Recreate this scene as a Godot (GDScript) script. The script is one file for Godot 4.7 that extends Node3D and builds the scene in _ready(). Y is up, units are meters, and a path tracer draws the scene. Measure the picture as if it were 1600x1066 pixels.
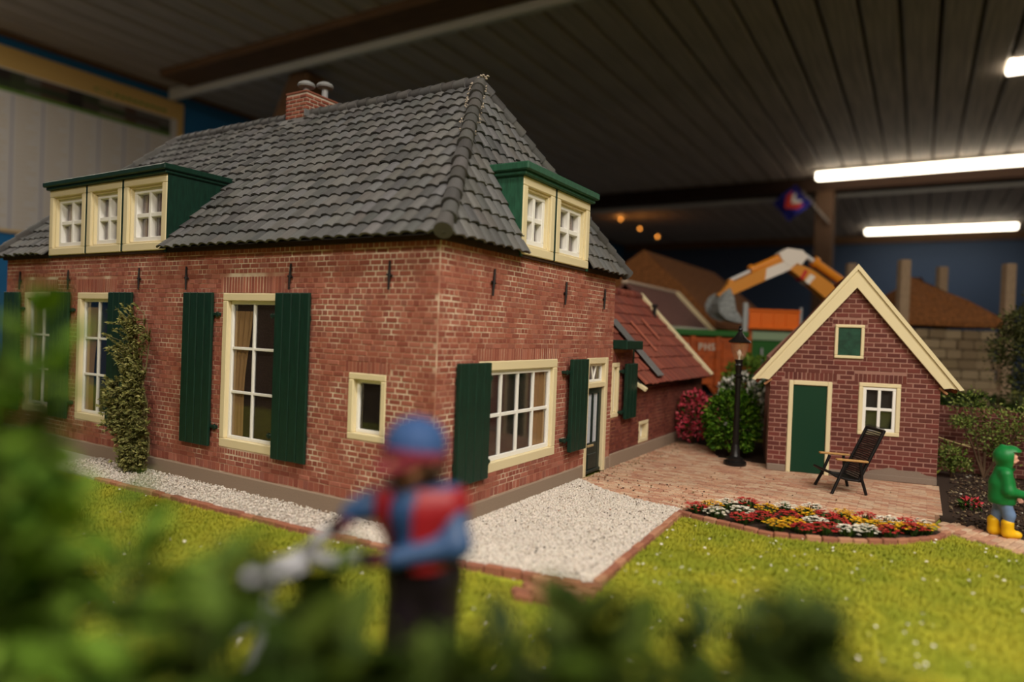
extends Node3D
# A model village on a table in a low wooden attic. Lengths are written in the
# model's own metres; K turns them into real metres (the model is at 1:20).
const K := 0.05
var rng := RandomNumberGenerator.new()
var tex := {}
var mats := {}

func rr(a: float, b: float) -> float:
	return rng.randf_range(a, b)

func v3(x: float, y: float, z: float) -> Vector3:
	return Vector3(x, y, z)

# ---------------------------------------------------------------- mesh builder
class MB extends RefCounted:
	var v := PackedVector3Array()
	var n := PackedVector3Array()
	var c := PackedColorArray()
	var t := PackedVector2Array()
	var ix := PackedInt32Array()
	var col := Color(1, 1, 1)
	func vert(p: Vector3, nn: Vector3, uv := Vector2.ZERO) -> int:
		v.append(p); n.append(nn); c.append(col); t.append(uv)
		return v.size() - 1
	# corners counter-clockwise seen from outside
	func quad(a: Vector3, b: Vector3, d: Vector3, e: Vector3) -> void:
		var nn := (b - a).cross(e - a)
		if nn.length_squared() < 1e-14:
			nn = (d - b).cross(e - b)
		nn = nn.normalized()
		var i := vert(a, nn, Vector2(0, 1)); vert(b, nn, Vector2(1, 1)); vert(d, nn, Vector2(1, 0)); vert(e, nn, Vector2(0, 0))
		ix.append_array(PackedInt32Array([i, i + 2, i + 1, i, i + 3, i + 2]))
	func tri(a: Vector3, b: Vector3, d: Vector3) -> void:
		var nn := (b - a).cross(d - a).normalized()
		var i := vert(a, nn); vert(b, nn); vert(d, nn)
		ix.append_array(PackedInt32Array([i, i + 2, i + 1]))
	func box(o: Vector3, s: Vector3, b := Basis()) -> void:
		var h := s * 0.5
		var p := []
		for k in 8:
			p.append(o + b * Vector3(h.x if k & 1 else -h.x, h.y if k & 2 else -h.y, h.z if k & 4 else -h.z))
		quad(p[4], p[5], p[7], p[6]); quad(p[1], p[0], p[2], p[3])
		quad(p[5], p[1], p[3], p[7]); quad(p[0], p[4], p[6], p[2])
		quad(p[6], p[7], p[3], p[2]); quad(p[0], p[1], p[5], p[4])
	# box with chamfered edges
	func cbox(o: Vector3, s: Vector3, r := 0.01, b := Basis()) -> void:
		var h := s * 0.5
		r = minf(r, minf(h.x, minf(h.y, h.z)) * 0.9)
		var f := func(ax: int, sg: float) -> Array:
			var a1 := (ax + 1) % 3
			var a2 := (ax + 2) % 3
			var out := []
			for q in [[-1, -1], [1, -1], [1, 1], [-1, 1]]:
				var w := Vector3.ZERO
				w[ax] = h[ax] * sg
				w[a1] = (h[a1] - r) * q[0]
				w[a2] = (h[a2] - r) * q[1]
				out.append(o + b * w)
			return out
		var fc := {}
		for ax in 3:
			for sg in [-1, 1]:
				var q: Array = f.call(ax, float(sg))
				fc[ax * 10 + sg] = q
				if sg > 0:
					quad(q[0], q[1], q[2], q[3])
				else:
					quad(q[3], q[2], q[1], q[0])
		for ax in 3:
			var a1 := (ax + 1) % 3
			var a2 := (ax + 2) % 3
			for s1 in [-1, 1]:
				for s2 in [-1, 1]:
					var pts := []
					for e in [-1, 1]:
						var w := Vector3.ZERO
						w[ax] = (h[ax] - r) * e; w[a1] = h[a1] * s1; w[a2] = (h[a2] - r) * s2
						var u := Vector3.ZERO
						u[ax] = (h[ax] - r) * e; u[a1] = (h[a1] - r) * s1; u[a2] = h[a2] * s2
						pts.append([o + b * w, o + b * u])
					quad2(pts, o)
		for k in 8:
			var sx := 1.0 if k & 1 else -1.0
			var sy := 1.0 if k & 2 else -1.0
			var sz := 1.0 if k & 4 else -1.0
			var a := o + b * Vector3(h.x * sx, (h.y - r) * sy, (h.z - r) * sz)
			var d := o + b * Vector3((h.x - r) * sx, h.y * sy, (h.z - r) * sz)
			var e := o + b * Vector3((h.x - r) * sx, (h.y - r) * sy, h.z * sz)
			if (d - a).cross(e - a).dot(a - o) > 0:
				tri(a, d, e)
			else:
				tri(a, e, d)
	func quad2(p: Array, o: Vector3) -> void:
		var nn: Vector3 = (p[1][0] - p[0][0]).cross(p[0][1] - p[0][0])
		if nn.dot(p[0][0] - o) > 0:
			quad(p[0][0], p[1][0], p[1][1], p[0][1])
		else:
			quad(p[0][0], p[0][1], p[1][1], p[1][0])
	# tube along a list of points; radius a number or list
	func tube(pts: Array, rad, sides := 8, cap := true) -> void:
		var m := pts.size()
		var up := Vector3.UP
		var rings := []
		for i in m:
			var d: Vector3 = (pts[mini(i + 1, m - 1)] - pts[maxi(i - 1, 0)]).normalized()
			if i == 0:
				up = Vector3.UP if absf(d.y) < 0.9 else Vector3.RIGHT
			var x := up.cross(d).normalized()
			up = d.cross(x).normalized()
			var r: float = rad[i] if rad is Array else rad
			var ring := []
			for k in sides:
				var a := TAU * k / sides
				var dir := x * cos(a) + up * sin(a)
				ring.append(vert(pts[i] + dir * r, dir))
			rings.append(ring)
		for i in m - 1:
			for k in sides:
				var k2 := (k + 1) % sides
				var a: int = rings[i][k]; var b: int = rings[i][k2]; var d2: int = rings[i + 1][k2]; var e: int = rings[i + 1][k]
				ix.append_array(PackedInt32Array([a, d2, b, a, e, d2]))
		if cap:
			for e in [0, m - 1]:
				var dd: Vector3 = (pts[0] - pts[1]).normalized() if e == 0 else (pts[m - 1] - pts[m - 2]).normalized()
				var base := v.size()
				for k in sides:
					vert(v[rings[e][k]], dd)
				for k in range(1, sides - 1):
					if e == 0:
						ix.append_array(PackedInt32Array([base, base + k, base + k + 1]))
					else:
						ix.append_array(PackedInt32Array([base, base + k + 1, base + k]))
	# surface of revolution: profile of (radius, height), around y at o
	func lathe(o: Vector3, prof: Array, sides := 20, smooth := true, b := Basis()) -> void:
		var m := prof.size()
		for i in m - 1:
			var p: Vector2 = prof[i]
			var q: Vector2 = prof[i + 1]
			var d := q - p
			if d.length() < 1e-7:
				continue
			var nl := Vector2(d.y, -d.x).normalized()
			var n0 := nl
			var n1 := nl
			if smooth:
				if i > 0:
					var dp: Vector2 = p - prof[i - 1]
					var np := Vector2(dp.y, -dp.x).normalized()
					if np.dot(nl) > 0.6:
						n0 = (np + nl).normalized()
				if i < m - 2:
					var dn: Vector2 = prof[i + 2] - q
					var nq := Vector2(dn.y, -dn.x).normalized()
					if nq.dot(nl) > 0.6:
						n1 = (nq + nl).normalized()
			var base := v.size()
			for k in sides + 1:
				var a := TAU * k / sides
				var cs := Vector3(cos(a), 0, -sin(a))
				vert(o + b * (cs * p.x + Vector3.UP * p.y), b * (cs * n0.x + Vector3.UP * n0.y))
				vert(o + b * (cs * q.x + Vector3.UP * q.y), b * (cs * n1.x + Vector3.UP * n1.y))
			for k in sides:
				var a0 := base + k * 2
				ix.append_array(PackedInt32Array([a0, a0 + 3, a0 + 2, a0, a0 + 1, a0 + 3]))
	# polygon (counter-clockwise seen from +dir) extruded along dir
	func prism(poly: PackedVector2Array, org: Vector3, ux: Vector3, uy: Vector3, dir: Vector3) -> void:
		var tr := Geometry2D.triangulate_polygon(poly)
		var m := poly.size()
		var lo := []
		var hi := []
		for p in poly:
			var w := org + ux * p.x + uy * p.y
			lo.append(w); hi.append(w + dir)
		var nn := dir.normalized()
		var base := v.size()
		for w in hi: vert(w, nn)
		for w in lo: vert(w, -nn)
		for i in range(0, tr.size(), 3):
			var a := tr[i]; var b := tr[i + 1]; var d := tr[i + 2]
			var w: Vector3 = (hi[b] - hi[a]).cross(hi[d] - hi[a])
			if w.dot(nn) < 0:
				var s := b; b = d; d = s
			ix.append_array(PackedInt32Array([base + a, base + d, base + b, base + m + a, base + m + b, base + m + d]))
		var area := 0.0
		for i in m:
			area += poly[i].cross(poly[(i + 1) % m])
		for i in m:
			var j := (i + 1) % m
			if (area > 0) == (ux.cross(uy).dot(dir) > 0):
				quad(lo[i], lo[j], hi[j], hi[i])
			else:
				quad(lo[j], lo[i], hi[i], hi[j])
	func ball(o: Vector3, r: Vector3, rings := 8, sides := 12, b := Basis()) -> void:
		var base := v.size()
		for i in rings + 1:
			var th := PI * i / rings
			for k in sides + 1:
				var a := TAU * k / sides
				var d := Vector3(sin(th) * cos(a), cos(th), sin(th) * sin(a))
				vert(o + b * (d * r), (b * (d / r)).normalized())
		for i in rings:
			for k in sides:
				var a0 := base + i * (sides + 1) + k
				var b0 := a0 + sides + 1
				ix.append_array(PackedInt32Array([a0, b0, b0 + 1, a0, b0 + 1, a0 + 1]))
	# pointed oval leaf from base p along dir, face normal nn
	func leaf(p: Vector3, dir: Vector3, nn: Vector3, len: float, wid: float, bend := 0.2) -> void:
		var side := dir.cross(nn).normalized()
		nn = side.cross(dir).normalized()
		var a := vert(p, nn)
		var m := p + dir * len * 0.5 + nn * len * bend * 0.3
		var b1 := vert(m + side * wid * 0.5 + nn * wid * 0.12, (nn - side * 0.3).normalized())
		var b2 := vert(m - side * wid * 0.5 + nn * wid * 0.12, (nn + side * 0.3).normalized())
		var e := vert(p + dir * len - nn * len * bend * 0.3, nn)
		var mm := vert(m, nn)
		ix.append_array(PackedInt32Array([a, b1, mm, a, mm, b2, b1, e, mm, mm, e, b2]))
	func mesh(org := Vector3.ZERO) -> ArrayMesh:
		var m := ArrayMesh.new()
		var k := 0.05
		var w := PackedVector3Array()
		w.resize(v.size())
		for i in v.size():
			w[i] = (v[i] - org) * k
		# every triangle turns its front to the side its normals point to
		for i in range(0, ix.size(), 3):
			var a := ix[i]; var b := ix[i + 1]; var d := ix[i + 2]
			if (v[d] - v[a]).cross(v[b] - v[a]).dot(n[a] + n[b] + n[d]) < 0.0:
				ix[i + 1] = d; ix[i + 2] = b
		var arr := []
		arr.resize(Mesh.ARRAY_MAX)
		arr[Mesh.ARRAY_VERTEX] = w
		arr[Mesh.ARRAY_NORMAL] = n
		arr[Mesh.ARRAY_COLOR] = c
		arr[Mesh.ARRAY_TEX_UV] = t
		arr[Mesh.ARRAY_INDEX] = ix
		m.add_surface_from_arrays(Mesh.PRIMITIVE_TRIANGLES, arr)
		return m

# ---------------------------------------------------------------- scene helpers
func tag(o: Node, label := "", category := "", group := "", kind := "") -> void:
	if label: o.set_meta("label", label)
	if category: o.set_meta("category", category)
	if group: o.set_meta("group", group)
	if kind: o.set_meta("kind", kind)

func thing(called: String, label: String, category: String, at := Vector3.ZERO, turn := 0.0, group := "") -> Node3D:
	var o := Node3D.new()
	o.name = called
	add_child(o, true)
	o.position = at * K
	o.rotation.y = turn
	o.set_meta("org", at if turn == 0.0 else Vector3.ZERO)
	tag(o, label, category, group)
	return o

# adds a mesh under a thing or a part; geometry of an unturned thing is written in world model metres
func part(par: Node, called: String, mb: MB, m: Material, kind := "") -> MeshInstance3D:
	var o := MeshInstance3D.new()
	o.name = called
	var org := Vector3.ZERO
	var q := par
	while q != self:
		if q.has_meta("org"):
			org = q.get_meta("org")
			break
		q = q.get_parent()
	o.mesh = mb.mesh(org)
	o.material_override = m
	if kind: o.set_meta("kind", kind)
	par.add_child(o, true)
	return o

# one mesh shared by many pieces: at is in the same frame as part()'s geometry
func piece(par: Node, called: String, m: Mesh, mt: Material, at: Vector3, b := Basis()) -> MeshInstance3D:
	var o := MeshInstance3D.new()
	o.name = called
	o.mesh = m
	o.material_override = mt
	var org := Vector3.ZERO
	var q := par
	while q != self:
		if q.has_meta("org"):
			org = q.get_meta("org")
			break
		q = q.get_parent()
	o.transform = Transform3D(b, (at - org) * K)
	par.add_child(o, true)
	return o

func solo(called: String, mb: MB, m: Material, kind := "", label := "", category := "", group := "") -> MeshInstance3D:
	var o := part(self, called, mb, m, kind)
	tag(o, label, category, group)
	return o

func scatter(par: Node, called: String, m: Mesh, mt: Material, xf: Array, cols: Array, kind := "stuff") -> MultiMeshInstance3D:
	var mm := MultiMesh.new()
	mm.transform_format = MultiMesh.TRANSFORM_3D
	mm.use_colors = true
	mm.mesh = m
	mm.instance_count = xf.size()
	for i in xf.size():
		var q: Transform3D = xf[i]
		q.origin *= K
		mm.set_instance_transform(i, q)
		mm.set_instance_color(i, cols[i])
	var o := MultiMeshInstance3D.new()
	o.name = called
	o.multimesh = mm
	o.material_override = mt
	o.set_meta("kind", kind)
	par.add_child(o, true)
	return o

# ---------------------------------------------------------------- materials
func noise_tex(key: String, freq: float, lo: Color, hi: Color, oct := 4, sz := 256, sharp := 0.0, as_normal := false) -> NoiseTexture2D:
	if tex.has(key):
		return tex[key]
	var nz := FastNoiseLite.new()
	nz.noise_type = FastNoiseLite.TYPE_SIMPLEX_SMOOTH
	nz.seed = key.hash() % 1000
	nz.frequency = freq
	nz.fractal_octaves = oct
	var t := NoiseTexture2D.new()
	t.width = sz; t.height = sz
	t.seamless = true
	t.noise = nz
	if as_normal:
		t.as_normal_map = true
		t.bump_strength = 4.0
	else:
		var g := Gradient.new()
		g.offsets = PackedFloat32Array([0.5 - 0.5 * (1.0 - sharp), 0.5 + 0.5 * (1.0 - sharp)])
		g.colors = PackedColorArray([lo, hi])
		t.color_ramp = g
	tex[key] = t
	return t

func grey(v: float) -> Color:
	return Color(v, v, v)

# a matt surface with a triplanar grain; scale is in repeats per model metre
func mat(key: String, col: Color, rough := 0.8, t: Texture2D = null, sc := Vector3.ONE, vcol := false, bump := 0.0) -> StandardMaterial3D:
	if mats.has(key):
		return mats[key]
	var m := StandardMaterial3D.new()
	m.resource_name = key
	m.albedo_color = col
	m.roughness = rough
	m.metallic_specular = 0.4
	m.vertex_color_use_as_albedo = vcol
	if t:
		m.albedo_texture = t
		m.uv1_triplanar = true
		m.uv1_world_triplanar = true
		m.uv1_scale = sc / K
		if bump > 0.0:
			m.heightmap_enabled = true
			m.heightmap_texture = t
			m.heightmap_scale = bump
	mats[key] = m
	return m

func lin(r: int, g: int, b: int) -> Color:
	return Color8(r, g, b).srgb_to_linear()

func jit(c: Color, a: float) -> Color:
	var k := 1.0 + rr(-a, a)
	return Color(c.r * k * (1.0 + rr(-a, a) * 0.3), c.g * k, c.b * k * (1.0 + rr(-a, a) * 0.3))

# ---------------------------------------------------------------- a wall's own frame
class Face:
	var o: Vector3
	var u: Vector3
	var nn: Vector3
	func _init(oo: Vector3, uu: Vector3, nnn: Vector3) -> void:
		o = oo; u = uu; nn = nnn
	func p(a: float, y: float, d: float) -> Vector3:
		return o + u * a + Vector3.UP * y + nn * d
	func basis() -> Basis:
		return Basis(u, Vector3.UP, nn)
	func bx(mb: MB, a0: float, a1: float, y0: float, y1: float, d0: float, d1: float, ch := 0.0) -> void:
		var c := p((a0 + a1) * 0.5, (y0 + y1) * 0.5, (d0 + d1) * 0.5)
		var s := Vector3(absf(a1 - a0), absf(y1 - y0), absf(d1 - d0))
		if ch > 0.0:
			mb.cbox(c, s, ch, basis())
		else:
			mb.box(c, s, basis())
	# four bars round a rectangle
	func frame(mb: MB, a0: float, a1: float, y0: float, y1: float, w: float, d0: float, d1: float, ch := 0.0) -> void:
		bx(mb, a0, a1, y1 - w, y1, d0, d1, ch)
		bx(mb, a0, a1, y0, y0 + w, d0, d1, ch)
		bx(mb, a0, a0 + w, y0 + w, y1 - w, d0, d1, ch)
		bx(mb, a1 - w, a1, y0 + w, y1 - w, d0, d1, ch)

# ================================================================ the scene
func _ready() -> void:
	rng.seed = 41
	# camera: a 24 mm lens at f/3.6, focused on the little house and the window wall
	var cam := Camera3D.new()
	cam.name = "camera"
	add_child(cam)
	cam.transform = Transform3D(Basis(Vector3.UP, deg_to_rad(31.174)) * Basis(Vector3.RIGHT, deg_to_rad(-0.771)) * Basis(Vector3.BACK, deg_to_rad(2.165)), v3(5.685, 2.871, 7.415) * K)
	var at := CameraAttributesPhysical.new()
	at.frustum_focal_length = 24.0 * 1054.965 / 1066.0
	at.frustum_focus_distance = 12.4 * K
	at.frustum_near = 0.01
	at.frustum_far = 60.0
	at.exposure_aperture = 3.5
	cam.attributes = at
	cam.current = true
	# environment: a closed room, no sky
	var env := Environment.new()
	env.background_mode = Environment.BG_COLOR
	env.background_color = Color(0, 0, 0)
	env.tonemap_mode = Environment.TONE_MAPPER_LINEAR
	env.tonemap_exposure = 0.8
	env.sdfgi_enabled = true
	env.ssao_enabled = true
	env.ssil_enabled = true
	var we := WorldEnvironment.new()
	we.name = "environment"
	we.environment = env
	add_child(we)
	build_textures()
	# fluorescent fittings on the ceiling, the last four out of view: position of the near end, length, width, energy
	tube_light(v3(-6.5, 24.0, -86.0), 24.0, 1.0, 0.30, "long white fluorescent tube light hanging by the brown wooden post", false)
	tube_light(v3(-4.0, 24.0, -135.0), 23.0, 1.0, 0.30, "shorter-looking white fluorescent tube light nearest the dark blue back wall", false)
	tube_light(v3(10.6, 24.45, -57.0), 24.0, 2.6, 0.45, "wide glowing ceiling light cut off by the right edge of the frame", true)
	tube_light(v3(11.0, 24.0, 8.0), 24.0, 2.2, 3.3, "unseen ceiling tube light out of view, lights the model from the upper right", true)  # out of view, placed as the main light from the upper right
	tube_light(v3(2.0, 24.0, 22.0), 24.0, 2.2, 2.3, "unseen ceiling tube light out of view, lights the front faces of the model", true)  # out of view, placed to light the front faces of the model
	tube_light(v3(-44.0, 24.0, 8.0), 24.0, 2.2, 0.65, "unseen ceiling tube light out of view, lights the blue left wall", true)  # out of view, placed to light the left wall
	tube_light(v3(-52.0, 24.0, -7.0), 24.0, 2.2, 0.25, "unseen ceiling tube light out of view, lights the left end of the ceiling", true)  # out of view, placed to lift the left end of the ceiling
	room()
	ground()
	farmhouse()
	annex()
	little_house()
	garden()
	background()
	plants()
	figures()

func build_textures() -> void:
	noise_tex("grain", 0.09, grey(0.72), grey(1.0), 4)
	noise_tex("blotch", 0.02, grey(0.70), grey(1.0), 3, 256, 0.3)
	noise_tex("streak", 0.03, grey(0.74), grey(1.0), 3)
	noise_tex("mortar", 0.013, Color8(168, 116, 96), Color8(220, 202, 178), 4, 256, 0.5)
	noise_tex("straw", 0.06, grey(0.42), grey(1.0), 4, 256, 0.25)
	noise_tex("lace", 0.10, Color8(60, 48, 44), Color8(150, 136, 126), 3, 256, 0.35)

# a ceiling fitting: housing, glowing tube and a light of the same size below it
func tube_light(p: Vector3, len: float, w: float, energy: float, label: String, wide: bool) -> void:
	var t := thing("tube_light", label, "light", p, 0.0, "")
	var h := MB.new()
	h.cbox(p + v3(len / 2, 0.75, 0), v3(len + 0.6, 0.5, w * 1.25), 0.08)
	part(t, "housing", h, mat("white_metal", Color8(210, 208, 200), 0.5))
	var g := MB.new()
	if wide:
		g.cbox(p + v3(len / 2, 0.3, 0), v3(len, 0.4, w), 0.1)
	else:
		g.tube([p + v3(0, 0.1, 0), p + v3(0.25, 0.1, 0), p + v3(len - 0.25, 0.1, 0), p + v3(len, 0.1, 0)], [w * 0.42, w * 0.55, w * 0.55, w * 0.42], 14)
		if w > 2.0:
			g = MB.new()
			g.cbox(p + v3(len / 2, 0.0, 0), v3(len, 0.9, w), 0.25)
	var e := StandardMaterial3D.new()
	e.resource_name = "tube_glow"
	e.albedo_color = Color8(255, 250, 235)
	e.emission_enabled = true
	e.emission = Color(1.0, 0.94, 0.84)
	e.emission_energy_multiplier = 8.5
	part(t, "tube", g, e)
	var a := AreaLight3D.new()
	a.name = "tube_area"
	a.light_color = Color(1.0, 0.97, 0.925)
	a.light_energy = energy
	a.area_size = Vector2(len, w) * K
	a.area_range = 20.0
	a.area_attenuation = 2.0
	a.shadow_enabled = true
	a.rotation.x = -PI / 2
	a.position = v3(len / 2, -0.9 if not wide else -0.1, 0) * K
	t.add_child(a)

# ---------------------------------------------------------------- room
func room() -> void:
	var blue := mat("blue_wall", Color8(36, 108, 164), 0.75)
	var wood := mat("brown_wood", Color8(126, 92, 62), 0.7, tex.streak, v3(0.04, 0.9, 0.9))
	var boardm := mat("ceiling_board", Color8(206, 192, 178), 0.65, tex.streak, v3(0.35, 0.35, 0.012))
	var m := MB.new()
	m.box(v3(-4, -18.5, -60), v3(112, 1, 176))
	solo("floor", m, mat("pale_bounce_floor", Color8(180, 174, 168), 0.8, tex.blotch, v3(0.05, 0.05, 0.05)), "structure", "unseen pale floor under the model table, bounces light up to the ceiling", "floor")  # out of view, kept pale to bounce light onto the ceiling
	var wl := [["wall_left", v3(-58, 3.5, -60), v3(2, 44, 176)], ["wall_right", v3(51, 3.5, -60), v3(2, 44, 176)],
		["wall_back", v3(-4, 3.5, -147.5), v3(110, 44, 2)], ["wall_front", v3(-4, 3.5, 27.5), v3(110, 44, 2)]]
	for w in wl:
		m = MB.new()
		m.box(w[1], w[2])
		solo(w[0], m, mat("grey_blue_wall", Color8(66, 84, 112), 0.7) if w[0] == "wall_back" else blue if w[0] == "wall_left" else mat("unseen_brown_wall", Color8(132, 112, 94), 0.8, tex.streak, v3(0.9, 0.04, 0.9)), "structure", {"wall_left": "blue wall with the planner hung on it", "wall_right": "unseen brown wall beyond the right of the frame, toned for the pane reflections", "wall_back": "dark blue wall at the far end", "wall_front": "unseen brown wall behind the visitor side, toned for the pane reflections"}[w[0]], "wall")  # right and front walls are out of view; their brown feeds the pane reflections
	# plank ceiling: a dark deck with every board below it
	var ceil := MB.new()
	ceil.box(v3(-4, 25.9, -60), v3(112, 1.0, 176))
	var c := solo("ceiling", ceil, mat("ceiling_deck", Color8(58, 46, 36), 0.9), "structure", "low plank ceiling of pale wooden boards with dark joints", "ceiling")
	var bw := 2.34
	for k in 46:
		var b := MB.new()
		b.cbox(v3(-56.0 + k * bw + rr(-0.02, 0.02), 25.15 + rr(-0.02, 0.02), -60.0), v3(bw - 0.22, 0.5, 173), 0.12)
		b.ix = b.ix
		part(c, "ceiling_board", b, boardm)
	m = MB.new()
	m.cbox(v3(-56.7, 24.75, -60), v3(0.6, 0.34, 172), 0.06)
	solo("trim_1", m, wood, "structure", "brown wooden batten along the top of the left wall", "trim")
	m = MB.new()
	m.cbox(v3(-4, 24.2, -146.0), v3(104, 1.6, 1.0), 0.1)
	solo("trim_2", m, wood, "structure", "brown wooden batten along the top of the back wall", "trim")
	m = MB.new()
	m.cbox(v3(-2, 24.65, -28.9), v3(102, 0.7, 3.0), 0.12)
	solo("beam_1", m, wood, "structure", "brown ceiling beam above the farmhouse roof", "beam")
	m = MB.new()
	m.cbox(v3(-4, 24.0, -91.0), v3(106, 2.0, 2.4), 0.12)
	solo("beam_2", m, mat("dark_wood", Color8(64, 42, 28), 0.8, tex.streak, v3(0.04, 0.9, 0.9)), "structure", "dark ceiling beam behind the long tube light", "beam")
	m = MB.new()
	m.cbox(v3(-17.0, 24.3, -30.75), v3(79, 1.05, 0.6), 0.08)
	solo("cable_duct", m, mat("white_metal", Color8(210, 208, 200), 0.5), "", "white cable duct running along the brown beam above the chimney", "cable duct")
	m = MB.new()
	m.cbox(v3(-26.0, 22.9, -92.6), v3(38, 0.7, 0.5), 0.08)
	m.cbox(v3(20.0, 22.9, -92.6), v3(54, 0.7, 0.5), 0.08)
	solo("cable_duct", m, mat("white_metal", Color8(210, 208, 200), 0.5), "", "white cable duct under the dark far beam, left of the long tube light", "cable duct")
	# leaning brace below the first beam and the post under the second
	m = MB.new()
	var d := (v3(-46.5, 12.0, -32.6) - v3(-39.4, 24.2, -32.6))
	var ax := d.normalized()
	m.cbox(v3(-39.4, 24.2, -32.6) + d * 0.5, v3(2.3, d.length(), 2.2), 0.12, Basis(ax.cross(Vector3.BACK).normalized(), ax, Vector3.BACK))
	m.cbox(v3(-46.5, -3.0, -32.6), v3(2.3, 31, 2.2), 0.12)
	solo("wooden_post", m, wood, "", "leaning brown wooden post behind the farmhouse chimney", "post")
	m = MB.new()
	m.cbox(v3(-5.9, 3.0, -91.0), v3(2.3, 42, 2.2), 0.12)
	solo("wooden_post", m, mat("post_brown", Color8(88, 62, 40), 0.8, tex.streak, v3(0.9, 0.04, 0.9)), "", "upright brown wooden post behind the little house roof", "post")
	planner()
	# flag on a stick fixed to the post
	var f := thing("pennant", "small blue flag with a red and white chevron on the far post", "flag", v3(-5.2, 18.6, -90.0))
	m = MB.new()
	m.tube([v3(-5.2, 18.7, -89.6), v3(-8.6, 23.0, -89.2)], 0.12, 8)
	part(f, "stick", m, mat("grey_plastic", Color8(120, 112, 104), 0.5))
	m = MB.new()
	var fo := v3(-8.3, 22.6, -89.2)
	var fu := v3(-0.63, 0.78, 0.0).normalized()
	var fv := v3(-0.78, -0.63, 0.0).normalized()
	wavy(m, fo - fu * 1.6, fu, fv, 3.4, 3.6, 0.05, 0.18)
	var cl := part(f, "cloth", m, mat("flag_blue", Color8(36, 38, 130), 0.8))
	m = MB.new()
	m.prism(PackedVector2Array([Vector2(0.8, 0.5), Vector2(1.7, 0.5), Vector2(2.9, 1.7), Vector2(1.7, 2.9), Vector2(0.8, 2.9), Vector2(2.0, 1.7)]), fo - fu * 1.6 + v3(0, 0, 0.22), fv, fu, v3(0, 0, 0.05))
	part(cl, "chevron", m, mat("flag_red", Color8(214, 62, 50), 0.8))
	m = MB.new()
	m.prism(PackedVector2Array([Vector2(0.6, 1.0), Vector2(1.2, 1.0), Vector2(1.9, 1.7), Vector2(1.2, 2.4), Vector2(0.6, 2.4), Vector2(1.3, 1.7)]), fo - fu * 1.6 + v3(0, 0, 0.24), fv, fu, v3(0, 0, 0.05))
	part(cl, "chevron_stripe", m, mat("flag_white", Color8(235, 225, 210), 0.8))
	# string of little warm lamps far back on the left of the excavator
	var s := thing("string_light", "string of three small warm lamps under the far ceiling", "light string", v3(-43, 24.8, -110))
	m = MB.new()
	m.tube([v3(-49, 27.2 - 1.7, -110), v3(-42.8, 24.9, -110), v3(-39, 23.0, -110), v3(-35.6, 21.4, -110), v3(-31, 19.5, -110)], 0.08, 6)
	part(s, "wire", m, mat("black_plastic", Color8(22, 20, 20), 0.5))
	var em := StandardMaterial3D.new()
	em.resource_name = "warm_lamp"
	em.albedo_color = Color8(255, 190, 110)
	em.emission_enabled = true
	em.emission = Color(1.0, 0.62, 0.25)
	em.emission_energy_multiplier = 5.0
	for q in [v3(-42.8, 24.5, -110), v3(-39.0, 22.6, -110), v3(-35.6, 21.0, -110)]:
		m = MB.new()
		m.ball(q, v3(0.22, 0.22, 0.22), 8, 12)
		part(s, "bulb", m, em)
		var o := OmniLight3D.new()
		o.name = "bulb_light"
		o.light_color = Color(1.0, 0.65, 0.3)
		o.light_energy = 0.006
		o.omni_range = 10.0
		o.omni_attenuation = 2.0
		o.light_size = 0.02
		o.shadow_enabled = true
		o.position = (q - v3(-43, 24.8, -110)) * K
		s.add_child(o)
	# the table that carries the model
	var tb := thing("display_table", "wooden display table that carries the model village", "table", v3(0, -18, -20))
	m = MB.new()
	m.cbox(v3(-3.0, -0.65, -23.0), v3(56, 0.9, 62), 0.1)
	part(tb, "table_top", m, mat("table_wood", Color8(140, 104, 70), 0.7, tex.streak, v3(0.05, 0.9, 0.9)))
	for q in [v3(-29, -9.5, 6), v3(23, -9.5, 6), v3(-29, -9.5, -52), v3(23, -9.5, -52)]:
		m = MB.new()
		m.cbox(q, v3(1.6, 17, 1.6), 0.08)
		part(tb, "leg", m, wood)

func wavy(m: MB, o: Vector3, u: Vector3, v: Vector3, lu: float, lv: float, th: float, amp: float) -> void:
	var nn := v.cross(u).normalized()
	var k := 8
	for side in [1.0, -1.0]:
		for i in k:
			var a := lv * i / k
			var b := lv * (i + 1) / k
			var za: Vector3 = nn * (sin(a * 2.2) * amp + th * side * 0.5)
			var zb: Vector3 = nn * (sin(b * 2.2) * amp + th * side * 0.5)
			var p := [o + v * a + za, o + v * b + zb, o + v * b + u * lu + zb, o + v * a + u * lu + za]
			if side > 0: m.quad(p[0], p[1], p[2], p[3])
			else: m.quad(p[3], p[2], p[1], p[0])

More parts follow.
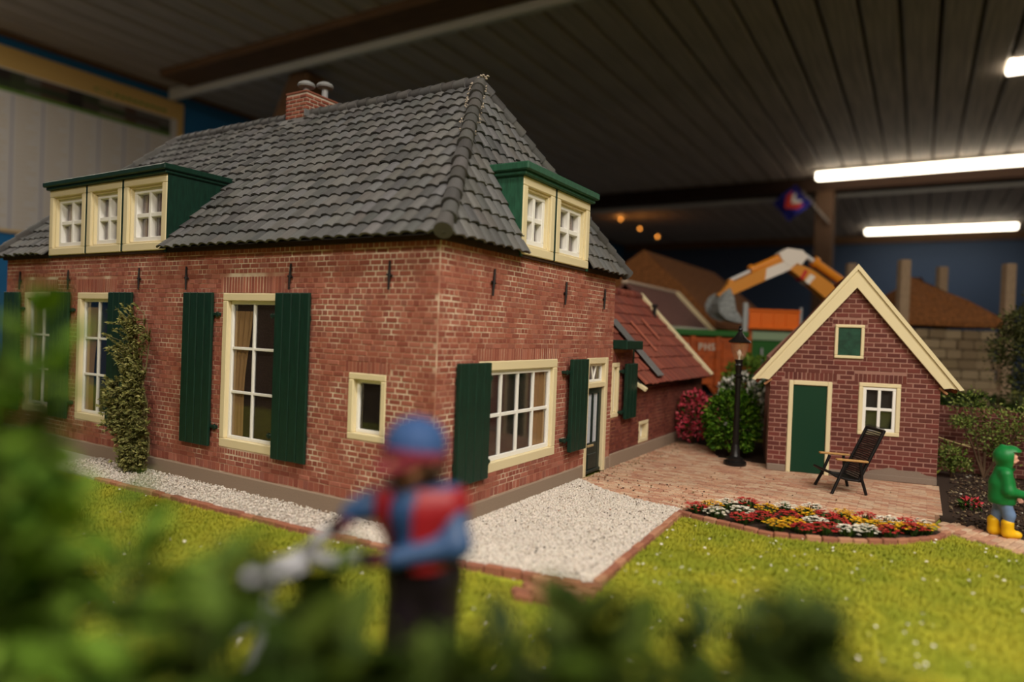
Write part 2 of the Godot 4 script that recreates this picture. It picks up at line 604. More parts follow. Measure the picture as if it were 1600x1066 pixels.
# the printed wall planner: cream top band with green print, a strip of photographs, columns below
func planner() -> void:
	var w := 512
	var h := 1024
	var im := Image.create(w, h, false, Image.FORMAT_RGB8)
	im.fill(Color8(206, 202, 200))
	im.fill_rect(Rect2i(0, 0, w, 120), Color8(214, 178, 108))
	im.fill_rect(Rect2i(500, 0, 12, h), Color8(214, 178, 108))
	im.fill_rect(Rect2i(0, h - 14, w, 14), Color8(214, 178, 108))
	var x := 0
	var r := RandomNumberGenerator.new()
	r.seed = 5
	while x < 486:
		var k := r.randi_range(14, 40)
		im.fill_rect(Rect2i(x, 128, mini(k, 488 - x), 100), [Color8(96, 92, 88), Color8(60, 66, 48), Color8(44, 38, 34), Color8(120, 110, 100), Color8(70, 80, 52), Color8(84, 62, 50)][r.randi() % 6])
		im.fill_rect(Rect2i(x, 128 + r.randi_range(30, 60), mini(k, 488 - x), 40), [Color8(50, 60, 40), Color8(34, 30, 28), Color8(74, 64, 58), Color8(58, 70, 44)][r.randi() % 4])
		x += k
	im.fill_rect(Rect2i(0, 226, 488, 22), Color8(96, 130, 52))
	for i in 13:
		im.fill_rect(Rect2i(i * 40 + 8, 254, 2, h - 270), Color8(150, 150, 172))
		for j in 26:
			im.fill_rect(Rect2i(i * 40 + 14, 266 + j * 29, r.randi_range(14, 30), 5), Color8(196, 172, 132))
	# green print at the right of the band: a small emblem and one short illegible line
	for i in 9:
		im.fill_rect(Rect2i(392 + i * 10, 72 + (i % 2) * 2, 7, 18), Color8(86, 140, 58))
	for a in 40:
		var q := Vector2(372, 80) + Vector2(cos(a * TAU / 40), sin(a * TAU / 40)) * 12
		im.fill_rect(Rect2i(int(q.x), int(q.y), 3, 3), Color8(86, 140, 58))
	var mt := StandardMaterial3D.new()
	mt.resource_name = "planner_print"
	mt.albedo_texture = ImageTexture.create_from_image(im)
	mt.roughness = 0.5
	var t := thing("wall_planner", "large printed planner sheet with a strip of photographs on the blue wall", "planner", v3(-57, 16.5, -22))
	var m := MB.new()
	m.box(v3(-56.92, 16.6, -18.2), v3(0.14, 14.6, 28.2))
	part(t, "backing_board", m, mat("planner_back", Color8(190, 170, 130), 0.7))
	m = MB.new()
	m.quad(v3(-56.83, 9.3, -4.1), v3(-56.83, 9.3, -32.3), v3(-56.83, 23.9, -32.3), v3(-56.83, 23.9, -4.1))
	part(t, "sheet", m, mt)

# ================================================================ ground
const GRAVEL := [[-12.6, 0.95], [-6.0, 1.0], [-1.7, 0.85], [0.9, 0.62], [2.62, 0.30], [2.52, -0.5], [2.40, -3.1], [2.38, -3.75], [1.85, -3.80], [1.33, -3.95], [0.71, -4.24], [0.0, -4.75], [0.0, 0.0], [-12.6, 0.0]]
const BED := [[2.45, -3.50], [3.07, -3.34], [3.86, -3.20], [4.69, -3.46], [5.45, -3.98], [5.95, -4.66], [6.08, -5.1], [5.94, -5.24], [5.46, -5.21], [4.51, -5.19], [3.51, -5.06], [3.0, -4.87], [2.59, -4.3], [2.43, -3.8]]
const PATIO := [[0.0, -4.75], [0.71, -4.24], [1.33, -3.95], [1.85, -3.80], [2.38, -3.78], [2.59, -4.3], [3.0, -4.87], [3.51, -5.06], [4.51, -5.19], [5.46, -5.21], [5.75, -5.35], [6.0, -5.8], [6.17, -6.7], [6.18, -8.2], [6.12, -9.2], [2.6, -9.2], [1.6, -9.3], [0.9, -10.9], [0.0, -11.2]]

func poly(a: Array) -> PackedVector2Array:
	var p := PackedVector2Array()
	for q in a:
		p.append(Vector2(q[0], q[1]))
	return p

func slab(called: String, a: Array, y: float, m: Material, label: String, cat: String) -> MeshInstance3D:
	var b := MB.new()
	b.prism(poly(a), v3(0, -0.25, 0), Vector3.RIGHT, Vector3.BACK, v3(0, y + 0.25, 0))
	return solo(called, b, m, "structure", label, cat)

func inside(pg: PackedVector2Array, x: float, z: float) -> bool:
	return Geometry2D.is_point_in_polygon(Vector2(x, z), pg)

func seen(p: Vector3, wide := 1.0) -> bool:
	# whether the photograph's frame, widened a little, takes in this point
	var q := (p - v3(5.685, 2.871, 7.415)).rotated(Vector3.UP, -deg_to_rad(31.174))
	return q.z < -0.4 and absf(q.x) < -q.z * 0.84 * wide + (wide - 1.0) * 2.0 and absf(q.y) < -q.z * 0.62 * wide

func ground() -> void:
	var gm := mat("lawn_soil", Color8(150, 156, 44), 0.95, tex.blotch, v3(0.3, 0.3, 0.3))
	var b := MB.new()
	b.prism(poly([[-31, 7.6], [25, 7.6], [25, -54], [-31, -54]]), v3(0, -0.2, 0), Vector3.RIGHT, Vector3.BACK, v3(0, 0.16, 0))
	solo("ground", b, gm, "structure", "green ground sheet under the model village", "ground")
	slab("gravel_bed", GRAVEL, -0.005, mat("gravel_base", Color8(206, 196, 184), 0.95, tex.grain, v3(6, 6, 6)), "pale bed under the white gravel beside the farmhouse", "gravel bed")
	slab("flower_bed", BED, 0.0, mat("soil", Color8(62, 46, 36), 0.95, tex.grain, v3(5, 5, 5)), "dark soil of the curved flower bed before the patio", "flower bed")
	slab("soil_bed", [[6.1, -5.9], [7.3, -5.35], [10.4, -4.9], [10.4, -11.4], [6.2, -11.4], [5.9, -9.2]], -0.01, mat("soil", Color8(62, 46, 36)), "dark soil border right of the little house", "soil")
	slab("soil_bed", [[-0.2, -11.0], [0.9, -10.8], [1.6, -9.25], [2.7, -9.15], [2.9, -12.5], [-0.2, -13.2]], -0.008, mat("soil", Color8(62, 46, 36)), "dark soil under the pink and green round bushes", "soil")
	slab("lawn_far", [[-28, -13.6], [20, -13.6], [20, -50], [-28, -50]], -0.02, mat("far_grass", Color8(58, 74, 30), 0.95, tex.blotch, v3(0.3, 0.3, 0.3)), "dark green far ground behind the garden wall", "ground")
	paving()
	edging()
	gravel()
	grass()

# brick paving of the patio and of the path right of the bed; the 300 nearest bricks stand alone
func paving() -> void:
	var pg := poly(PATIO)
	var base := slab("patio", PATIO, -0.012, mat("joint_sand", Color8(172, 132, 104), 0.95, tex.grain, v3(6, 6, 6)), "orange brick patio between farmhouse and little house", "patio")
	var all := []
	var bl := 0.235
	var bw := 0.078
	var z := -11.3
	var row := 0
	while z < -3.75:
		var x := -0.1 - (0.5 if row % 2 else 0.0) * bl
		# a gentle bow in the courses
		while x < 6.4:
			var zz := z + 0.05 * sin(x * 0.9)
			var c := Vector2(x + bl / 2, zz)
			if inside(pg, c.x, c.y) and inside(pg, x + 0.03, zz) and inside(pg, x + bl - 0.03, zz):
				all.append([c, Vector2(bl - 0.012, bw - 0.012), 0.0])
			x += bl
		z += bw
		row += 1
	lay_bricks(base, all, 300, 2.2)
	# path
	var path := [[6.02, -5.15], [6.4, -5.0], [7.1, -4.55], [9.5, -4.0], [9.5, -4.7], [7.25, -5.35], [6.6, -5.75], [6.1, -5.95]]
	var pb := slab("garden_path", path, -0.01, mat("joint_sand", Color8(172, 132, 104)), "narrow orange brick path at the child's boots", "path")
	all = []
	var pp := poly(path)
	var dir := Vector2(0.93, 0.36).normalized()
	for i in 40:
		for j in 10:
			var c := Vector2(6.0, -5.75) + dir * (i * 0.12) + Vector2(-dir.y, dir.x) * (j * 0.24 - 0.4 + (0.12 if i % 2 else 0.0))
			if inside(pp, c.x, c.y):
				all.append([c, Vector2(0.228, 0.108), atan2(-dir.x, -dir.y)])
	lay_bricks(pb, all, 120, 2.2)

func lay_bricks(par: Node, all: Array, most: int, _k: float) -> void:
	var m := mat("paving_brick", Color(1, 1, 1), 0.85, tex.grain, v3(9, 9, 9), true)
	all.sort_custom(func(a, b): return a[0].distance_squared_to(Vector2(5.685, 7.415)) < b[0].distance_squared_to(Vector2(5.685, 7.415)))
	var tones := [lin(226, 178, 146), lin(216, 164, 134), lin(232, 194, 162), lin(206, 152, 126), lin(220, 182, 154), lin(236, 204, 174)]
	var shapes := []
	var stuff := MB.new()
	var n := 0
	for q in all:
		var s: Vector2 = q[1]
		if shapes.is_empty():
			for t in tones:
				var b := MB.new()
				b.col = t
				b.cbox(Vector3.ZERO, v3(s.x, 0.05, s.y), 0.012)
				shapes.append(b.mesh())
		var y := rr(-0.009, 0.006)
		var turn := Basis(Vector3.UP, float(q[2]) + rr(-0.03, 0.03)) * Basis(Vector3.BACK, rr(-0.02, 0.02))
		var at := v3(q[0].x, y - 0.012, q[0].y)
		if n < most and seen(at):
			n += 1
			piece(par, "paving_brick", shapes[rng.randi() % 6], m, at, turn)
		else:
			stuff.col = tones[rng.randi() % 6]
			stuff.box(at, v3(s.x, 0.05, s.y), turn)
	if stuff.v.size():
		part(par, "paving_bricks_far", stuff, m, "stuff")

# single row of edging bricks round gravel and bed
func edging() -> void:
	var m := mat("paving_brick", Color(1, 1, 1))
	var tones := [lin(196, 134, 104), lin(182, 118, 92), lin(206, 150, 120), lin(172, 112, 90)]
	var lines := [
		["edging", "row of edging bricks between gravel drive and lawn", [[-6.6, 1.03], [-1.7, 0.9], [0.9, 0.68], [2.62, 0.36], [2.56, -0.5], [2.45, -3.1], [2.43, -3.5]], 0.10, 0.24],
		["edging", "curved row of edging bricks round the front of the flower bed", [[2.43, -3.46], [3.07, -3.29], [3.86, -3.14], [4.69, -3.40], [5.49, -3.93], [6.02, -4.62], [6.16, -5.05]], 0.09, 0.22]]
	for l in lines:
		var t := thing(l[0], l[1], "edging")
		var pts: Array = l[2]
		var cv := Curve2D.new()
		for p in pts:
			cv.add_point(Vector2(p[0], p[1]))
		var len := cv.get_baked_length()
		var d := 0.0
		while d < len - 0.1:
			var p := cv.sample_baked(d + l[4] / 2)
			var q := cv.sample_baked(d + l[4] * 0.75) - cv.sample_baked(d + l[4] * 0.25)
			var b := MB.new()
			b.col = tones[rng.randi() % 4]
			b.cbox(Vector3.ZERO, v3(l[4] - 0.012, 0.12, l[3]), 0.014)
			piece(t, "brick", b.mesh(), m, v3(p.x, 0.0 + rr(-0.01, 0.01), p.y), Basis(Vector3.UP, atan2(-q.y, q.x) + rr(-0.04, 0.04)))
			d += l[4]
	# the broad brick corner at the end of the drive
	var t := thing("edging", "short brick pad at the near corner of the gravel drive", "edging", Vector3.ZERO)
	for i in 3:
		for j in 6:
			var b := MB.new()
			b.col = tones[rng.randi() % 4]
			b.cbox(Vector3.ZERO, v3(0.22, 0.1, 0.105), 0.014)
			piece(t, "brick", b.mesh(), m, v3(2.04 + i * 0.235 + (0.1 if j % 2 else 0.0), rr(-0.01, 0.01), 0.52 + j * 0.118 - i * 0.04))

func gravel() -> void:
	var st := MB.new()
	# a little rough pebble
	var pts := []
	for k in 6:
		pts.append([v3(1, 0, 0), v3(-1, 0, 0), v3(0, 0.7, 0), v3(0, -0.7, 0), v3(0, 0, 1.1), v3(0, 0, -0.9)][k] * 0.022)
	for f in [[2, 4, 0], [2, 0, 5], [2, 5, 1], [2, 1, 4], [3, 0, 4], [3, 5, 0], [3, 1, 5], [3, 4, 1]]:
		st.tri(pts[f[0]], pts[f[1]], pts[f[2]])
	var me := st.mesh()
	var pg := poly(GRAVEL)
	var xf := []
	var cols := []
	for i in 120000:
		var x := rr(-8.5, 2.6)
		if i % 3: x = rr(-1.5, 2.6)
		var z := rr(-4.7, 1.0)
		if not inside(pg, x, z): continue
		var s := rr(0.55, 1.15)
		xf.append(Transform3D(Basis.from_euler(v3(rr(0, 6), rr(0, 6), rr(0, 6))).scaled(v3(s, s, s)), v3(x, rr(-0.005, 0.028), z)))
		var c := lin(214, 206, 196)
		var q := rng.randf()
		if q < 0.02: c = lin(140, 128, 118)
		elif q < 0.16: c = lin(190, 178, 166)
		elif q < 0.166: c = lin(60, 52, 48)
		cols.append(jit(c, 0.12))
	var o := scatter(self, "gravel", me, mat("pebble", Color(1, 1, 1), 0.9, null, Vector3.ONE, true), xf, cols)
	tag(o, "loose white gravel of the drive beside the farmhouse", "gravel")
	# larger dark crumbs lying on the gravel and on the patio
	xf = []; cols = []
	for i in 5000:
		var p := Vector2(rr(5.9, 10.5), rr(-11.4, -5.0))
		if p.x < 6.25 + (0.0 if p.y > -9.0 else 0.1) or p.y > -5.9 + (p.x - 6.1) * 0.4: continue
		var s := rr(0.6, 2.0)
		xf.append(Transform3D(Basis.from_euler(v3(rr(0, 6), rr(0, 6), rr(0, 6))).scaled(v3(s, s * 0.7, s)), v3(p.x, rr(-0.01, 0.02), p.y)))
		cols.append(jit([lin(58, 42, 32), lin(44, 32, 26), lin(78, 60, 44), lin(70, 54, 42), lin(120, 104, 80)][rng.randi() % 5] if rng.randf() > 0.02 else lin(180, 170, 150), 0.25))
	for i in 420:
		var x := rr(0.1, 6.0)
		var z := rr(-9.0, 0.0) if i % 2 else rr(-5.4, -3.6)
		if not (inside(pg, x, z) or inside(poly(PATIO), x, z)): continue
		if x > 3.0 and rng.randf() < 0.5: continue
		var s := rr(0.4, 1.1)
		xf.append(Transform3D(Basis.from_euler(v3(rr(0, 6), rr(0, 6), rr(0, 6))).scaled(v3(s, s * 0.7, s)), v3(x, 0.035, z)))
		cols.append(jit([lin(64, 48, 40), lin(90, 66, 50), lin(120, 96, 60), lin(150, 96, 70)][rng.randi() % 4], 0.2))
	for i in 260:
		var z := rr(-12.0, -4.9)
		var x := absf(rng.randfn(0.0, 0.28)) + 0.1
		xf.append(Transform3D(Basis.from_euler(v3(rr(0, 6), rr(0, 6), rr(0, 6))).scaled(v3(1, 0.6, 1) * rr(0.4, 1.0)), v3(x, 0.03, z)))
		cols.append(jit([lin(84, 66, 44), lin(110, 92, 56), lin(110, 110, 60)][rng.randi() % 3], 0.2))
	o = scatter(self, "litter", me, mat("pebble", Color(1, 1, 1)), xf, cols)
	tag(o, "dark crumbs scattered over patio bricks and gravel", "litter")

func grass() -> void:
	var m := mat("turf", Color(1, 1, 1), 0.8, null, Vector3.ONE, true)
	m.backlight_enabled = true
	m.backlight = Color(0.25, 0.25, 0.1)
	var tu := MB.new()
	for k in 7:
		var a := TAU * k / 7.0 + rr(-0.3, 0.3)
		var lean := v3(cos(a), 0, sin(a))
		var h := rr(0.035, 0.06)
		var s := v3(-sin(a), 0, cos(a)) * 0.0055
		var b0 := lean * rr(0.0, 0.03)
		var tip := b0 + lean * rr(0.01, 0.03) + v3(0, h, 0)
		var i := tu.vert(b0 - s, v3(0, 1, 0)); tu.vert(b0 + s, v3(0, 1, 0)); tu.vert(tip, (v3(0, 1, 0) + lean * 0.4).normalized())
		tu.ix.append_array(PackedInt32Array([i, i + 1, i + 2]))
	var me := tu.mesh()
	var lawn := [[-14, 7.4], [13, 7.4], [13, -4.3], [9.5, -4.0], [7.1, -4.5], [6.2, -4.98], [6.07, -4.6], [5.5, -3.87], [4.7, -3.34], [3.9, -3.06], [3.1, -3.2], [2.52, -3.36], [2.63, -0.5], [2.72, 0.42], [2.3, 0.5], [2.0, 0.72], [0.9, 0.76], [-1.7, 0.98], [-6.6, 1.1], [-14, 1.1]]
	var lp := poly(lawn)
	var xf := []
	var cols := []
	var nz := FastNoiseLite.new()
	nz.seed = 3
	nz.frequency = 0.9
	var tries := 0
	while xf.size() < 130000 and tries < 700000:
		tries += 1
		var x := rr(-9.0, 12.0)
		var z := rr(-5.2, 6.4)
		var p := v3(x, 0, z)
		if not seen(p, 1.25) or not inside(lp, x, z): continue
		var dist := p.distance_to(v3(5.685, 2.871, 7.415))
		if dist < 4.0 and rng.randf() < 0.5: continue
		var s := rr(0.7, 1.25)
		xf.append(Transform3D(Basis(Vector3.UP, rr(0, TAU)).scaled(v3(s * 1.3, s, s * 1.3)), v3(x, -0.036, z)))
		var k := nz.get_noise_2d(x, z)
		var c := lin(166, 174, 50).lerp(lin(192, 188, 56), clampf(k * 1.2 + 0.45, 0, 1))
		if rng.randf() < 0.07: c = lin(120, 138, 36)
		cols.append(jit(c, 0.12))
	var o := scatter(self, "grass", me, m, xf, cols)
	tag(o, "short yellow green turf of the model lawn", "grass")
	# daisies: white specks in the turf
	var d := MB.new()
	for k in 6:
		var a := TAU * k / 6.0
		d.leaf(Vector3.ZERO, v3(cos(a), 0.15, sin(a)).normalized(), Vector3.UP, 0.022, 0.016, 0.1)
	xf = []; cols = []
	tries = 0
	while xf.size() < 760 and tries < 60000:
		tries += 1
		var x := rr(-6.0, 11.0)
		var z := rr(-5.0, 5.0)
		if not inside(lp, x, z): continue
		if x < 2.4 and rng.randf() < 0.7: continue
		if nz.get_noise_2d(x * 1.7 + 9.0, z * 1.7) < rr(-0.5, 0.35) and not (x < 3.3 and x > 2.6 and z < -0.2): continue
		var s := rr(0.6, 1.15)
		xf.append(Transform3D(Basis.from_euler(v3(rr(-0.4, 0.4), rr(0, 6), rr(-0.4, 0.4))).scaled(v3(s, s, s)), v3(x, rr(0.02, 0.05), z)))
		cols.append(jit(lin(240, 236, 224), 0.06))
	o = scatter(self, "daisy_flowers", d.mesh(), mat("petal", Color(1, 1, 1), 0.7, null, Vector3.ONE, true), xf, cols)
	tag(o, "tiny white daisies sprinkled over the lawn", "flowers")

# ================================================================ walls, windows, roofs
var brick_shapes := {}
const EYE := Vector3(5.685, 2.871, 7.415)

func subtract(segs: Array, a: float, b: float) -> Array:
	var out := []
	for s in segs:
		if b <= s[0] or a >= s[1]:
			out.append(s)
		else:
			if a > s[0]: out.append([s[0], a])
			if b < s[1]: out.append([b, s[1]])
	return out

# courses of bricks as [a0, a1, y0, y1]; english bond (stretcher and header courses) or running bond
func courses(a0: float, a1: float, y0: float, y1: float, ch: float, L: float, j: float, holes: Array, english := true, row0 := 0) -> Array:
	var out := []
	var row := row0
	var y := y0
	while y + ch * 0.7 < y1:
		var segs := [[a0, a1]]
		for h in holes:
			var o := minf(h[3], y + ch) - maxf(h[2], y)
			if o > ch * 0.45:
				segs = subtract(segs, h[0], h[1])
		var l := L
		var x := a0
		if english:
			if row % 2: l = L * 0.5
			x = a0 - (L * 0.25 if row % 2 == 0 else 0.0) - (L * 0.5 if row % 4 == 2 else 0.0)
		else:
			x = a0 - (L * 0.5 if row % 2 else 0.0)
		while x < a1:
			for s in segs:
				var p := maxf(x, s[0])
				var q := minf(x + l - j, s[1])
				if q - p > 0.035:
					out.append([p, q, y, minf(y + ch - j, y1)])
			x += l
		y += ch
		row += 1
	return out

# one row of upright bricks
func soldiers(a0: float, a1: float, y0: float, y1: float, w: float, j: float) -> Array:
	var out := []
	var n := maxi(1, roundi((a1 - a0) / w))
	for i in n:
		out.append([a0 + (a1 - a0) * i / n + j * 0.5, a0 + (a1 - a0) * (i + 1) / n - j * 0.5, y0, y1 - j])
	return out

func backing(mb: MB, F: Face, a0: float, a1: float, y0: float, y1: float, holes: Array, d0: float, d1: float) -> void:
	var us := [a0, a1]
	for h in holes:
		for q in [h[0], h[1]]:
			if q > a0 and q < a1 and not us.has(q): us.append(q)
	us.sort()
	for i in us.size() - 1:
		var c: float = (us[i] + us[i + 1]) * 0.5
		var segs := [[y0, y1]]
		for h in holes:
			if c > h[0] and c < h[1]:
				segs = subtract(segs, h[2], h[3])
		for s in segs:
			F.bx(mb, us[i], us[i + 1], s[0], s[1], d0, d1)

# list: [face, parent node, rect]; the nearest stand alone, the rest are joined per parent
func place_bricks(list: Array, most: int, m: Material, tones: Array, proud: float, xf := Transform3D()) -> void:
	for q in list:
		var F: Face = q[0]
		var r: Array = q[2]
		var c := xf * F.p((r[0] + r[1]) * 0.5, (r[2] + r[3]) * 0.5, 0.0)
		var dv := c - EYE
		var facing := -(xf.basis * F.nn).dot(dv.normalized())
		var size: float = maxf((r[1] - r[0]) * maxf(facing, 0.02), 0.0) / dv.length()
		q.append(size if seen(c) else 0.0)
	list.sort_custom(func(a, b): return a[3] > b[3])
	var far := {}
	var n := 0
	for q in list:
		var F: Face = q[0]
		var r: Array = q[2]
		var w: float = r[1] - r[0]
		var h: float = r[3] - r[2]
		var tone: int = rng.randi() % tones.size()
		var c := F.p((r[0] + r[1]) * 0.5, (r[2] + r[3]) * 0.5, proud - 0.025 + rr(-0.004, 0.003))
		if n < most and q[3] > 0.0:
			n += 1
			var key := "%d_%d_%d_%d" % [roundi(w * 200), roundi(h * 200), tone, tones[0].to_rgba32()]
			if not brick_shapes.has(key):
				var b := MB.new()
				b.col = tones[tone]
				b.cbox(Vector3.ZERO, v3(w, h, 0.05), 0.009)
				brick_shapes[key] = b.mesh()
			piece(q[1], "brick", brick_shapes[key], m, c, F.basis() * Basis(Vector3.BACK, rr(-0.012, 0.012)))
		else:
			if not far.has(q[1]): far[q[1]] = MB.new()
			var b: MB = far[q[1]]
			b.col = jit(tones[tone], 0.06)
			b.box(c, v3(w - 0.004, h - 0.002, 0.05), F.basis() * Basis(Vector3.BACK, rr(-0.012, 0.012)))
	for k in far:
		part(k, "bricks_joined", far[k], m, "stuff")

func node(par: Node, called: String) -> Node3D:
	var o := Node3D.new()
	o.name = called
	par.add_child(o, true)
	return o

func cream() -> Material:
	return mat("cream_paint", Color8(222, 207, 167), 0.55)
func white() -> Material:
	return mat("white_paint", Color8(236, 234, 228), 0.5)
func green() -> Material:
	return mat("green_paint", Color8(17, 54, 41), 0.45, tex.streak, v3(2.2, 0.35, 2.2))
func glass() -> Material:
	if mats.has("glass"): return mats["glass"]
	var g := StandardMaterial3D.new()
	g.resource_name = "glass"
	g.albedo_color = Color(0.10, 0.10, 0.10, 0.05)
	g.transparency = BaseMaterial3D.TRANSPARENCY_ALPHA
	g.roughness = 0.05
	mats["glass"] = g
	return g

# a wooden window: frame, white glazing bars, one pane per field, curtains
# opt: fw frame width, d frame front, sw sash width, bar, rec sash depth, curtain [[a0,a1,y0,y1,shade]], net (lace or dark sheet)
func window_unit(par: Node, F: Face, a0: float, a1: float, y0: float, y1: float, cols: int, rows: int, opt: Dictionary) -> Node3D:
	var w := node(par, opt.get("name", "window"))
	var fw: float = opt.get("fw", 0.12)
	var d: float = opt.get("d", 0.012)
	var rec: float = opt.get("rec", 0.09)
	var sw: float = opt.get("sw", 0.06)
	var bar: float = opt.get("bar", 0.045)
	var sill: float = opt.get("sill", fw)
	var m := MB.new()
	F.bx(m, a0, a1, y1 - fw, y1, d - rec - 0.06, d, 0.012)
	F.bx(m, a0, a1, y0, y0 + sill, d - rec - 0.06, d, 0.012)
	F.bx(m, a0, a0 + fw, y0 + sill, y1 - fw, d - rec - 0.06, d, 0.012)
	F.bx(m, a1 - fw, a1, y0 + sill, y1 - fw, d - rec - 0.06, d, 0.012)
	part(w, "frame", m, cream())
	var b0 := a0 + fw
	var b1 := a1 - fw
	var c0 := y0 + sill
	var c1 := y1 - fw
	m = MB.new()
	var sd: float = opt.get("sd", 0.05)
	F.frame(m, b0, b1, c0, c1, sw, d - rec - sd * 0.5, d - rec + sd * 0.5, 0.006)
	var e0 := b0 + sw
	var e1 := b1 - sw
	var f0 := c0 + sw
	var f1 := c1 - sw
	for i in range(1, cols):
		var x := e0 + (e1 - e0) * i / cols
		F.bx(m, x - bar * 0.5, x + bar * 0.5, f0, f1, d - rec - sd * 0.5, d - rec + sd * 0.42, 0.005)
	for j in range(1, rows):
		var y := f0 + (f1 - f0) * j / rows
		F.bx(m, e0, e1, y - bar * 0.5, y + bar * 0.5, d - rec - sd * 0.5, d - rec + sd * 0.36, 0.005)
	part(w, "glazing_bars", m, white())
	for i in cols:
		for j in rows:
			m = MB.new()
			F.bx(m, e0 + (e1 - e0) * i / cols, e0 + (e1 - e0) * (i + 1) / cols, f0 + (f1 - f0) * j / rows, f0 + (f1 - f0) * (j + 1) / rows, d - rec - 0.012, d - rec - 0.006)
			part(w, "pane", m, glass())
	if opt.has("net"):
		m = MB.new()
		F.bx(m, b0 - 0.02, b1 + 0.02, c0 - 0.02, c1 + 0.02, d - rec - 0.075, d - rec - 0.07)
		part(w, "net_or_dark_sheet", m, opt.net)
	for q in opt.get("curtain", []):
		m = MB.new()
		drape(m, F, q[0], q[1], q[2], q[3], d - rec - 0.045, q[4])
		part(w, "curtain", m, mat("tan_cloth", Color8(178, 140, 92), 0.9, tex.grain, v3(7, 7, 7)))
	return w

# hanging cloth with folds, gathered by g at two thirds of its height
func drape(m: MB, F: Face, a0: float, a1: float, y0: float, y1: float, d: float, g: float) -> void:
	var nu := 14
	var nv := 8
	for i in nu:
		for j in nv:
			var q := []
			for e in [[0, 0], [1, 0], [1, 1], [0, 1]]:
				var s: float = (i + e[0]) / float(nu)
				var t: float = (j + e[1]) / float(nv)
				var pull := 1.0 - absf(g) * smoothstep(1.0, 0.4, t)
				var x := a0 + (a1 - a0) * s * pull if g >= 0 else a1 - (a1 - a0) * s * pull
				q.append(F.p(x, y0 + (y1 - y0) * t, d + 0.02 * sin(s * 22.0)))
			if g >= 0: m.quad(q[0], q[1], q[2], q[3])
			else: m.quad(q[3], q[2], q[1], q[0])

# a boarded shutter with its two hinges
func shutter(par: Node, F: Face, a0: float, a1: float, y0: float, y1: float, d0: float, d1: float, n: int, hinge_side: float) -> void:
	var s := node(par, "shutter")
	var w := (a1 - a0) / n
	for i in n:
		var m := MB.new()
		F.bx(m, a0 + w * i + 0.004, a0 + w * (i + 1) - 0.004, y0 + rr(-0.004, 0.004), y1, d0, d1 + rr(-0.004, 0.002), 0.012)
		part(s, "board", m, green())
	var k := MB.new()
	for y in [y0 + (y1 - y0) * 0.15, y0 + (y1 - y0) * 0.85]:
		F.bx(k, a0 + 0.03, a1 - 0.03, y - 0.05, y + 0.05, d0 - 0.025, d0 + 0.005)
	part(s, "batten", k, green())
	for y in [y0 + (y1 - y0) * 0.13, y0 + (y1 - y0) * 0.86]:
		var m := MB.new()
		var x := a1 if hinge_side > 0 else a0
		F.bx(m, minf(x - 0.02 * hinge_side, x + 0.14 * hinge_side), maxf(x - 0.02 * hinge_side, x + 0.14 * hinge_side), y - 0.028, y + 0.028, 0.0, d0 + 0.02, 0.008)
		m.tube([F.p(x + 0.09 * hinge_side, y - 0.045, d0), F.p(x + 0.09 * hinge_side, y + 0.045, d0)], 0.022, 8)
		part(s, "hinge", m, mat("dark_iron_green", Color8(20, 44, 34), 0.45))

var uneven := []
# pantiles on one roof plane. Returns [mesh builder, centre, boundary?] for every tile
func tiles(O: Vector3, U: Vector3, V: Vector3, len: float, slen: float, li: float, ri: float, w: float, e: float, holes: Array, amp: float, tones: Array) -> Array:
	var out := []
	var N := U.cross(V).normalized()
	var rows := int(ceil(slen / e))
	for j in rows:
		var v0 := j * e
		var lo := li * v0
		var hi := len - ri * v0
		var sag := rr(-0.01, 0.01)
		var i := -1
		while i * w < len + w:
			var u0 := i * w + sag
			var cu := u0 + w * 0.5
			i += 1
			if u0 + w < lo + 0.03 or u0 > hi - 0.03: continue
			var hit := false
			for h in holes:
				if cu > h[0] and cu < h[1] and v0 + e * 0.5 < h[2]: hit = true
			if hit: continue
			var b := MB.new()
			b.col = jit(tones[rng.randi() % tones.size()], 0.08)
			var dv := rr(-0.014, 0.014)
			var lift := rr(-0.004, 0.010) + (0.03 if uneven.has(i) and j > 3 else 0.0)
			var skew := rr(-0.012, 0.012)
			var ks := 7
			var vb := v0 + dv
			var vt := minf(v0 + e + 0.05, slen)
			if vt - vb < 0.04: continue
			var ring := []
			for k in ks + 1:
				var s := k / float(ks)
				var u := u0 + (w + 0.012) * s
				var ph := TAU * s
				var h := amp * (sin(ph - 0.9) + 0.28 * sin(2.0 * ph)) + lift
				var dh := amp * (cos(ph - 0.9) + 0.56 * cos(2.0 * ph)) * TAU / w
				var nn := (N - U * dh).normalized()
				var ub := clampf(u, li * vb, len - ri * vb)
				var ut := clampf(u, li * vt, len - ri * vt)
				var pb := O + U * ub + V * (vb + skew * (s - 0.5)) + N * (h + 0.062)
				var pt := O + U * ut + V * vt + N * (h + 0.018)
				ring.append([b.vert(pb, nn), b.vert(pt, nn), pb])
			for k in ks:
				var a: int = ring[k][0]; var d: int = ring[k][1]; var a2: int = ring[k + 1][0]; var d2: int = ring[k + 1][1]
				b.ix.append_array(PackedInt32Array([a, d2, a2, a, d, d2]))
				b.quad(ring[k][2] - N * 0.034, ring[k + 1][2] - N * 0.034, ring[k + 1][2], ring[k][2])
			# the two long sides
			b.quad(ring[0][2] - N * 0.034, ring[0][2], b.v[ring[0][1]], b.v[ring[0][1]] - N * 0.03)
			b.quad(ring[ks][2], ring[ks][2] - N * 0.034, b.v[ring[ks][1]] - N * 0.03, b.v[ring[ks][1]])
			out.append([b, O + U * clampf(cu, lo, hi) + V * (v0 + e * 0.5)])
	return out

